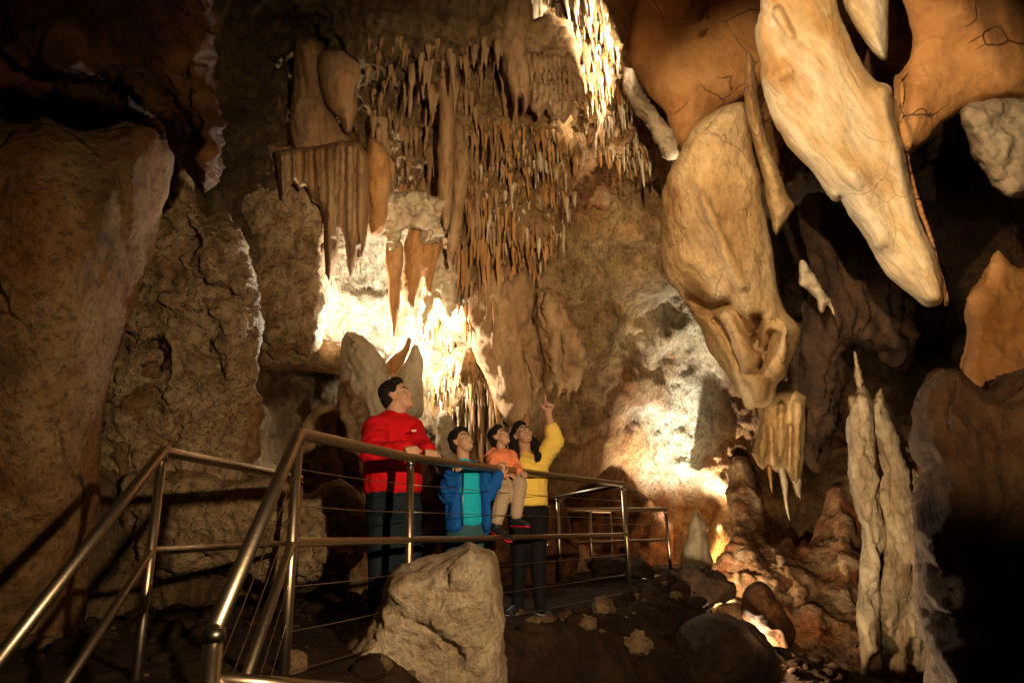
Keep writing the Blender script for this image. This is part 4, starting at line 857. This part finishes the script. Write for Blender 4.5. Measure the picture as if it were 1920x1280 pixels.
remesh('jacket', [np.concatenate([Pt(J(851, 893, Yb-.03), (.055,.10,.05), by), Pt(J(851, 985, Yb-.03), (.062,.12,.06), by)]), np.concatenate([Pt(J(903, 893, Yb-.01), (.030,.10,.05), by), Pt(J(908, 980, Yb-.01), (.036,.11,.06), by)]),
       np.concatenate([Pt(J(853, 890, Yb+.05), .07), Pt(J(898, 890, Yb+.05), .07), Pt(J(853, 985, Yb+.06), .08), Pt(J(900, 985, Yb+.06), .08)]),
       np.concatenate([Pt(J(856, 873, Yb+.05), .035), Pt(J(888, 872, Yb+.06), .035)])]+chain([rs1, re1, rw1], [.058,.052,.038], .004)+chain([ls1, le1, lw1], [.055,.05,.036], .004), .009, M['blue'], boy, 3, folds=.012, fs=9, fstretch=(1.5, 1.5, .6))
tube('zip', [J(869, 884, Yb-.135), J(868, 930, Yb-.165), J(868, 985, Yb-.165)], .004, M['steeldark'], boy, n=6)
remesh('jeans', [Pt(J(873, 992, Yb), (.135,.11,.12), by)]+lgs(.013), .009, M['teal'], boy, 3, folds=.006, fs=8)
shoe(boy, aL, (.3, -.9, 0), .85); shoe(boy, aR, (.4, -.9, 0), .85)

# --- woman in yellow
Yw = 5.35
wom = newperson((J(990, 1100, Yw).x, Yw, -.56), 'woman in a yellow sweater pointing up, a child on her hip')
Rw = basis((.30, -.74, .60), (0, 0, 1), .10); hw = J(980, 817, Yw); nw = J(985, 850, Yw+.04)
by = basis((.1, -1, 0))
ch, bl, hp = J(988, 885, Yw), J(988, 925, Yw), J(989, 958, Yw)
rs2, re2, rw2 = J(962, 872, Yw), J(953, 915, Yw-.04), J(940, 908, Yw-.33)
ls2, le2, lw2 = J(1012, 868, Yw), J(1040, 826, Yw-.06), J(1028, 775, Yw-.14)
hL, hR = J(973, 965, Yw), J(1007, 965, Yw); kL, kR = J(974, 1055, Yw-.02), J(1008, 1055, Yw-.02)
aL, aR = Vector((J(970, 1130, Yw).x, Yw, -.475)), Vector((J(1013, 1130, Yw-.05).x, Yw-.05, -.475))
tor = lambda g: [np.concatenate([Pt(ch, (.135+g,.10+g,.11+g), by), Pt(bl, (.125+g,.10+g,.10+g), by)]), np.concatenate([Pt(bl, (.125+g,.10+g,.10+g), by), Pt(hp, (.145+g,.115+g,.09+g), by)]), np.concatenate([Pt(rs2, .048+g), Pt(ls2, .05+g), Pt(ch, (.1,.08,.09), by)])]
lgs = lambda g: chain([hL, kL, aL], [.085, .054, .038], g)+chain([hR, kR, aR], [.085, .054, .038], g)
pd = J(1031, 745, Yw-.2)-lw2
hw1 = hand_parts(lw2, pd, (.15, .9, .1), .92, (.05,1.45,1.5,1.5), 1)+hand_parts(rw2, J(958, 904, Yw-.40)-rw2, (-.1, -.8, -.3), .92, (.25,.3,.3,.35), 1)
remesh('body', head_parts(hw, Rw, .87)+[cap(nw, .045, np.array(hw)+Rw@np.array((0,.02,-.05)), .048), cap(J(987, 862, Yw+.02), .055, nw, .045)]+tor(0)+lgs(0)+chain([ls2, le2, lw2], [.045,.040,.026])+chain([rs2, re2, rw2], [.045,.038,.025])+hw1, .006, M['skin'], wom, 2)
face_details(wom, hw, Rw, .87)
hp_ = hair_parts(hw, Rw, .88)
def strand(pts, rr): return chain([J(*p) for p in pts], rr)
hp_ += strand([(968,808,Yw+.03),(962,830,Yw+.02),(966,850,Yw-.02),(972,862,Yw-.10)], [.05,.042,.034,.014])
hp_ += strand([(990,822,Yw+.06),(1007,838,Yw+.02),(1012,852,Yw-.05),(1006,866,Yw-.12)], [.045,.040,.032,.010])
hp_ += strand([(975,840,Yw+.10),(985,860,Yw+.12)], [.07,.06])
remesh('hair', hp_, .007, M['hair'], wom, 2, folds=.010, fs=14, fstretch=(1.4, 1.4, .5))
remesh('sweater', tor(.028)[:1]+[np.concatenate([Pt(bl, (.155,.13,.10), by), Pt(J(989, 945, Yw), (.158,.135,.035), by)])]+tor(.022)[2:]+chain([ls2, le2, ls2.lerp(le2, 1)+(lw2-le2)*.42], [.062,.060,.046], .012)+chain([rs2, re2, re2.lerp(rw2, .7)], [.06,.055,.04], .008)+[cap(J(987, 866, Yw+.01), .075, J(986, 858, Yw+.02), .055)],
       .009, M['yellow'], wom, 5, folds=.012, fs=6, fstretch=(1.2, 1.2, 1.0))
remesh('leggings', [np.concatenate([Pt(hp, (.155,.126,.11), by), Pt(J(989, 945, Yw), (.14,.11,.03), by)])]+lgs(.008), .009, M['black'], wom, 3)
shoe(wom, aL, (-.35, -.9, 0), .95); shoe(wom, aR, (.3, -.95, 0), .95)

# --- small child in orange on the woman's hip
Yk = 5.02
kid = newperson(J(945, 900, Yk), 'small child in an orange hooded top and khaki trousers carried on the woman\'s hip')
Rk = basis((.70, -.50, .48)); hk = J(937, 820, Yk); nk = J(940, 846, Yk)
by = basis((.7, -.7, 0))
ch, bl, hp = J(941, 865, Yk), J(946, 885, Yk), J(949, 898, Yk)
s1, e1, w1 = J(925, 860, Yk-.05), J(930, 884, Yk-.12), J(945, 888, Yk-.18)
s2, e2, w2 = J(957, 858, Yk+.03), J(967, 880, Yk-.02), J(972, 884, Yk-.12)
th1 = [J(952, 900, Yk-.03), J(974, 908, Yk-.14), J(968, 962, Yk-.17)]; th2 = [J(940, 902, Yk-.05), J(946, 922, Yk-.16), J(931, 975, Yk-.20)]
tor = lambda g: [np.concatenate([Pt(ch, (.092+g,.07+g,.075+g), by), Pt(hp, (.088+g,.075+g,.06+g), by)]), np.concatenate([Pt(s1, .035+g), Pt(s2, .035+g)])]
remesh('body', head_parts(hk, Rk, .70)+[cap(nk, .034, np.array(hk)+Rk@np.array((0,.015,-.04)), .036), cap(ch, .05, nk, .034)]+tor(0)+chain(th1, [.055,.04,.028])+chain(th2, [.055,.04,.028])+chain([s1, e1, w1], [.03,.026,.018])+chain([s2, e2, w2], [.03,.026,.018])+hand_parts(w1, (.8, -.3, -.1), (0, -.5, .8), .62, (.5,.5,.5,.5), 1)+hand_parts(w2, (.5, -.6, -.2), (0, -.5, .8), .62, (.5,.5,.5,.5), 1), .0055, M['skin'], kid, 2)
face_details(kid, hk, Rk, .70)
remesh('hair', hair_parts(hk, Rk, .71), .006, M['hair'], kid, 2, folds=.004, fs=25)
remesh('hooded_top', tor(.022)+chain([s1, e1, w1], [.046,.042,.03], .005)+chain([s2, e2, w2], [.046,.042,.03], .005)+[np.concatenate([Pt(J(930, 848, Yk+.05), .045), Pt(J(916, 862, Yk+.05), .03), Pt(J(908, 859, Yk+.05), .012), Pt(J(930, 870, Yk+.05), .04)])],
       .007, M['orange'], kid, 3, folds=.009, fs=9)
remesh('trousers', [np.concatenate([Pt(hp, (.10,.09,.05), by), Pt(J(946, 893, Yk), (.095,.085,.03), by)])]+chain(th1, [.062,.050,.036], .006)+chain(th2, [.062,.050,.036], .006), .007, M['khaki'], kid, 3, folds=.009, fs=9)
shoe(kid, th1[2]+Vector((0, 0, -.04)), (.55, -.7, -.05), .72, 'redsole'); shoe(kid, th2[2]+Vector((0, 0, -.04)), (.6, -.6, -.35), .78, 'redsole')
